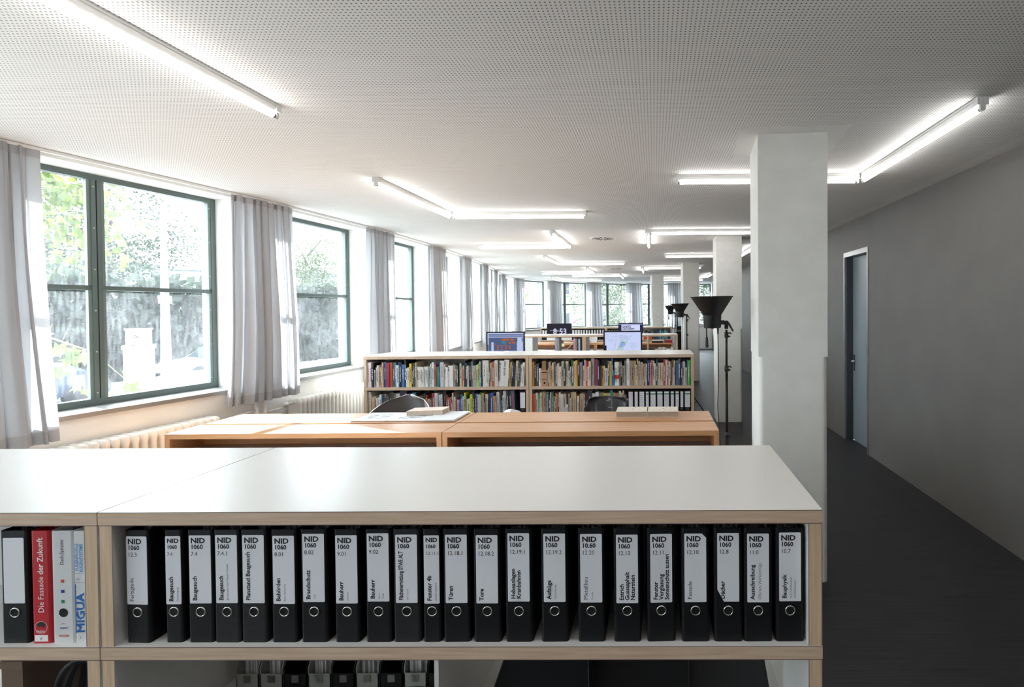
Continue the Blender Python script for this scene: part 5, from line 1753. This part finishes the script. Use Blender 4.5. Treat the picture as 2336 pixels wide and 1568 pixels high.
tree(-14.5, 9.2, 8.2, 3.0, 'bright yellow-green street tree close to the windows', 2, 6000, 21, 0.30, 0.22)
tree(-32, 18.5, 10.8, 3.6, 'leafy street tree beyond the clock column', 0, 6000, 22, 0.12)
tree(-29, 26.5, 10.0, 4.0, 'broad street tree across the road', 1, 6500, 23, 0.08)
tree(-42, 17.5, 10.8, 4.2, 'dark tree at the back of the park', 1, 6500, 24, 0.05)
tree(-25, 36, 9.8, 3.6, 'rounded tree further down the road', 0, 6000, 25, 0.08)
tree(-27, 46, 9.5, 4.0, 'distant tree beyond the crossing', 1, 5200, 26, 0.1)
tree(-38, 32, 11.0, 4.4, 'tall tree far across the park', 0, 6500, 27, 0.05)
tree(-51, 27, 12.3, 5.0, 'big tree at the far park edge', 1, 6500, 28, 0.05, 0.22)
tree(-1.9, 31.0, 9.5, 3.6, 'full green tree right outside the far windows', 0, 8000, 29, 0.05)
tree(5.0, 35.5, 9.5, 3.6, 'green tree beside the far corner windows', 0, 7000, 30, 0.05)
tree(-10.0, 33, 4.6, 1.6, 'small tree in front of the pale apartment house', 2, 3000, 31, 0.1)
tree(11.5, 42, 8.6, 2.8, 'thin tree past the far corner of the room', 1, 3500, 32, 0.2)

# hedge along the park
hd = MB(); r_ = random.Random(77)
for q in range(15000):
    t_ = r_.random()
    p = Vector((-28 + 7 * t_ + r_.uniform(-.8, .8), 6 + 28 * t_ + r_.uniform(-.8, .8), GZ + 4.6 * r_.random() ** 1.25))
    d = Vector((r_.uniform(-1, 1), r_.uniform(-1, 1), r_.uniform(-1, 1))).normalized() * 0.42
    e_ = d.cross(Vector((r_.uniform(-1, 1), r_.uniform(-1, 1), r_.uniform(-1, 1)))).normalized() * 0.2
    hd.add([p, p + d * 0.5 + e_, p + d, p + d * 0.5 - e_], [(0, 1, 2, 3)], 0)
tag(hd.build('hedge', M_leafs[1]), 'dark green hedge bordering the park', 'hedge', None, 'stuff')

# near branch of plane leaves at the first window
br = thing('plane_branch', 'branch of large pale green plane leaves hanging outside the window', 'branch', (-6.6, 5.65, 0.55))
m = MB(); m.tube([(-1.5, -0.6, 1.6), (-0.6, -0.2, 1.15), (0.0, 0.2, 0.75), (0.1, 0.5, 0.35)], [0.02, 0.014, 0.008, 0.004], 6); m.build('twig', M_bark, br)
leafpts = [(0, -.5), (.12, -.22), (.42, -.3), (.3, -.05), (.5, .18), (.2, .16), (.0, .55), (-.2, .16), (-.5, .18), (-.3, -.05), (-.42, -.3), (-.12, -.22)]
lm = MB(); lm.add([(p[0], 0.05 * abs(p[0]), p[1]) for p in leafpts] + [(0, 0, 0)], [(i, (i + 1) % 12, 12) for i in range(12)])
lme = lm.mesh('leaf', M_leafs[2])
for q in range(46):
    t_ = r_.random()
    px = -1.3 + 1.5 * t_ + r_.uniform(-.25, .25); pz = 1.5 - 1.25 * t_ + r_.uniform(-.35, .2); py = -0.5 + 1.0 * t_ + r_.uniform(-.3, .3)
    lf = link('leaf', lme, br, (px, py, pz), (r_.uniform(-.7, .7), r_.uniform(-.8, .8), r_.uniform(-.9, .9)))
    s = r_.uniform(0.14, 0.24); lf.scale = (s, s, s)


# buildings
def facade(name, label, x0, y0, rot, W, H, cols, rows_, wallc, ww=1.1, wh=1.5, z0=1.2, fl=3.1, roof=None, depth=8):
    r = thing(name, label, 'building', (x0, y0, GZ), rot)
    m = MB(); m.box(0, W, 0, depth, 0, H); m.build('wall', mat('wall_' + wallc[1:], wallc, 0.85), r)
    me = MB(); me.box(0, ww, -0.03, 0.0, 0, wh); glass = me.mesh('window', mat('house_glass', '#2e3844', 0.15))
    fr_ = MB(); fr_.box(-0.07, 0, -0.06, 0.0, -0.07, wh + 0.07); fr_.box(ww, ww + 0.07, -0.06, 0, -0.07, wh + 0.07); fr_.box(0, ww, -0.06, 0, -0.07, 0); fr_.box(0, ww, -0.06, 0, wh, wh + 0.07); fr_.box(ww / 2 - 0.04, ww / 2 + 0.04, -0.06, 0, 0, wh)
    frm = fr_.mesh('window_frame', M_wcard)
    for j in range(rows_):
        for i in range(cols):
            w_ = link('window', glass, r, ((i + 0.5) * W / cols - ww / 2, 0, z0 + j * fl))
            link('window_frame', frm, w_)
    if roof:
        m = MB(); m.box(-0.3, W + 0.3, -0.3, depth + 0.3, H, H + 0.35); m.build('cornice', mat('roof_' + roof[1:], roof, 0.8), r)
    return r


facade('apartment_building', 'pale apartment house with paired windows seen from the far corner', -17.5, 40, 0.25, 12, 12, 5, 4, '#74716c', roof='#5c5955')
hotel = facade('hotel_building', 'white gable wall painted with HOTEL PENSION lettering', -6.05, 35.5, 0.0, 4.0, 13, 0, 0, '#7a7874', depth=6)
m = MB(); put_text(m, 'HOTEL', 0.36, 0.22, 3.62, -0.02, 0.01, 1.0); m.build('lettering', mat('faded_grey_paint', '#55503f', 0.8), hotel)
m = MB(); put_text(m, 'PENSION', 0.30, 0.1, 2.98, -0.02, 0.01, 1.0); m.build('lettering', mat('faded_yellow_paint', '#6a5a22', 0.8), hotel)
m = MB(); m.box(-0.02, 1.0, -0.02, 0, 0, 0.12, M=Matrix.Translation((0.3, 0, 2.0)) @ Matrix.Rotation(-0.62, 4, 'Y') @ Matrix.Scale(0.42, 4, (1, 0, 0))); m.build('red_bar', mat('faded_red_paint', '#6e2430', 0.8), hotel)
facade('roadside_building', 'long blue-grey building behind the trees', -52, 38, 0.9, 26, 7.0, 8, 2, '#7d8894', roof='#5a636e')
facade('corner_house', 'pale house behind the thin tree', 4.5, 46, -0.1, 14, 10, 5, 3, '#74716c', roof='#5c5955')


def car(x, y, rot, colr, label):
    r = thing('car', label, 'car', (x, y, GZ), rot, 'parked cars')
    L_, W_ = 4.3, 1.75
    prof = [(-2.15, .35), (-2.12, .62), (-1.95, .78), (-1.05, .92), (-0.45, 1.38), (0.2, 1.46), (1.1, 1.42), (1.75, 1.0), (2.05, .92), (2.14, .6), (2.12, .33)]
    m = MB()
    hw = [.82, .86, .86, .86, .66, .64, .64, .82, .85, .85, .82]
    n = len(prof)
    vs = [(p[0], -w, p[1]) for p, w in zip(prof, hw)] + [(p[0], w, p[1]) for p, w in zip(prof, hw)]
    m.add(vs, [(i, n + i, n + i + 1, i + 1) for i in range(n - 1)], 0, True)
    m.add([vs[i] for i in range(n)], [tuple(range(n))], 0); m.add([vs[n + i] for i in range(n)], [tuple(reversed(range(n)))], 0)
    m.build('body', mat('car_' + colr[1:], colr, 0.2, 0.1, coat=0.5), r)
    g_ = MB()
    for s in (-1, 1):
        q = [(-0.92, 0.95, .862), (-0.42, 1.34, .70), (1.05, 1.37, .70), (1.58, 1.0, .845)]
        P = [(p[0], s * (p[2] + 0.006), p[1]) for p in q]
        g_.add(P, [(0, 1, 2, 3) if s < 0 else (3, 2, 1, 0)])
    g_.add([(-1.02, -.78, .945), (-1.02, .78, .945), (-0.5, .62, 1.37), (-0.5, -.62, 1.37)], [(0, 1, 2, 3)])
    g_.build('window', mat('car_glass', '#2a333b', 0.08), r)
    w0 = MB(); w0.tube([(0, -0.1, 0), (0, 0.1, 0)], 0.31, 20); wm = w0.mesh('wheel', M_rubber)
    for (a_, b_) in ((-1.32, -.76), (-1.32, .76), (1.3, -.76), (1.3, .76)):
        link('wheel', wm, r, (a_, b_, 0.31))
    for s in (-1, 1):
        h_ = MB(); h_.box(-2.15, -2.02, s * .62 - .15, s * .62 + .15, .62, .74); h_.build('headlamp', M_wcard, r)
    return r


car(-11.8, 12.7, 1.5, '#f2f2f2', 'white car parked right below the windows')
car(-19.9, 15.1, 1.3, '#2b3444', 'dark blue car parked beyond the white car')
car(-20.5, 23.6, 1.2, '#b9bcc0', 'silver car parked near the underground sign')
# clock column
ck = thing('clock_column', 'street advertising column topped by a square clock', 'clock', (-17.6, 17.0, GZ), 0.75)
m = MB(); m.box(-0.36, 0.36, -0.36, 0.36, 0, 1.78); m.build('column', mat('column_posters', '#c9b6a2', 0.7), ck)
m = MB(); m.box(-0.40, 0.40, -0.40, 0.40, 1.78, 1.90); m.build('ledge', M_gcab, ck)
m = MB(); m.box(-0.30, 0.30, -0.30, 0.30, 1.92, 2.42); ckh = m.build('clock_head', M_wcard, ck)
m = MB(); m.box(-0.33, 0.33, -0.33, 0.33, 2.42, 2.47); m.build('cap', M_gcab, ck)
m = MB()
for q in range(12):
    a = pi / 6 * q
    m.box(-0.01, 0.01, -0.306, -0.301, 0.17, 0.21, M=Matrix.Translation((0, 0, 2.17)) @ Matrix.Rotation(a, 4, 'Y'))
m.box(-0.012, 0.012, -0.308, -0.302, 0, 0.19, M=Matrix.Translation((0, 0, 2.17)) @ Matrix.Rotation(radians(-90), 4, 'Y')); m.box(-0.014, 0.014, -0.308, -0.302, 0, 0.13, M=Matrix.Translation((0, 0, 2.17)) @ Matrix.Rotation(radians(-45), 4, 'Y'))
m.build('clock_hands', M_ink, ckh)
m = MB(); m.box(-0.30, 0.30, -0.365, -0.36, 0.2, 1.7); ps = m.build('poster', mat('poster_orange', '#d9a070', 0.7), ck)
m = MB(); m.box(-0.25, 0.2, -0.368, -0.365, 1.45, 1.6); m.build('poster_heading', mat('poster_red', '#b0606a', 0.7), ps)
# lamp post and underground sign
lp = thing('street_lamp', 'tall tapered white street lamp post beside the clock column', 'street lamp', (-16.0, 16.3, GZ))
m = MB(); m.tube([(0, 0, 0), (0, 0, 2.6), (0, 0, 6.5)], [0.16, 0.12, 0.06], 12); m.build('post', mat('lamp_post_paint', '#c9cdd2', 0.5), lp)
m = MB(); m.tube([(0, 0, 3.3), (0, 0, 3.55)], 0.17, 12); m.build('band', M_gcab, lp)
m = MB(); m.tube([(0, 0, 6.5), (0.5, 0, 6.7), (1.2, 0, 6.7)], [0.06, 0.05, 0.09], 10); m.build('arm', M_gcab, lp)
us = thing('underground_sign', 'blue square underground sign with a white letter U', 'sign', (-19.6, 21.7, GZ), 0.73)
m = MB(); m.tube([(0, 0.05, 0), (0, 0.05, 1.5)], 0.03, 8); m.build('post', M_gcab, us)
m = MB(); m.box(-0.22, 0.22, 0, 0.06, 1.05, 1.5); b_ = m.build('panel', mat('sign_blue', '#2f5fae', 0.4), us)
m = MB(); put_text(m, 'U', 0.38, -0.12, 1.41, -0.01, 0.03); m.build('lettering', M_wink, b_)
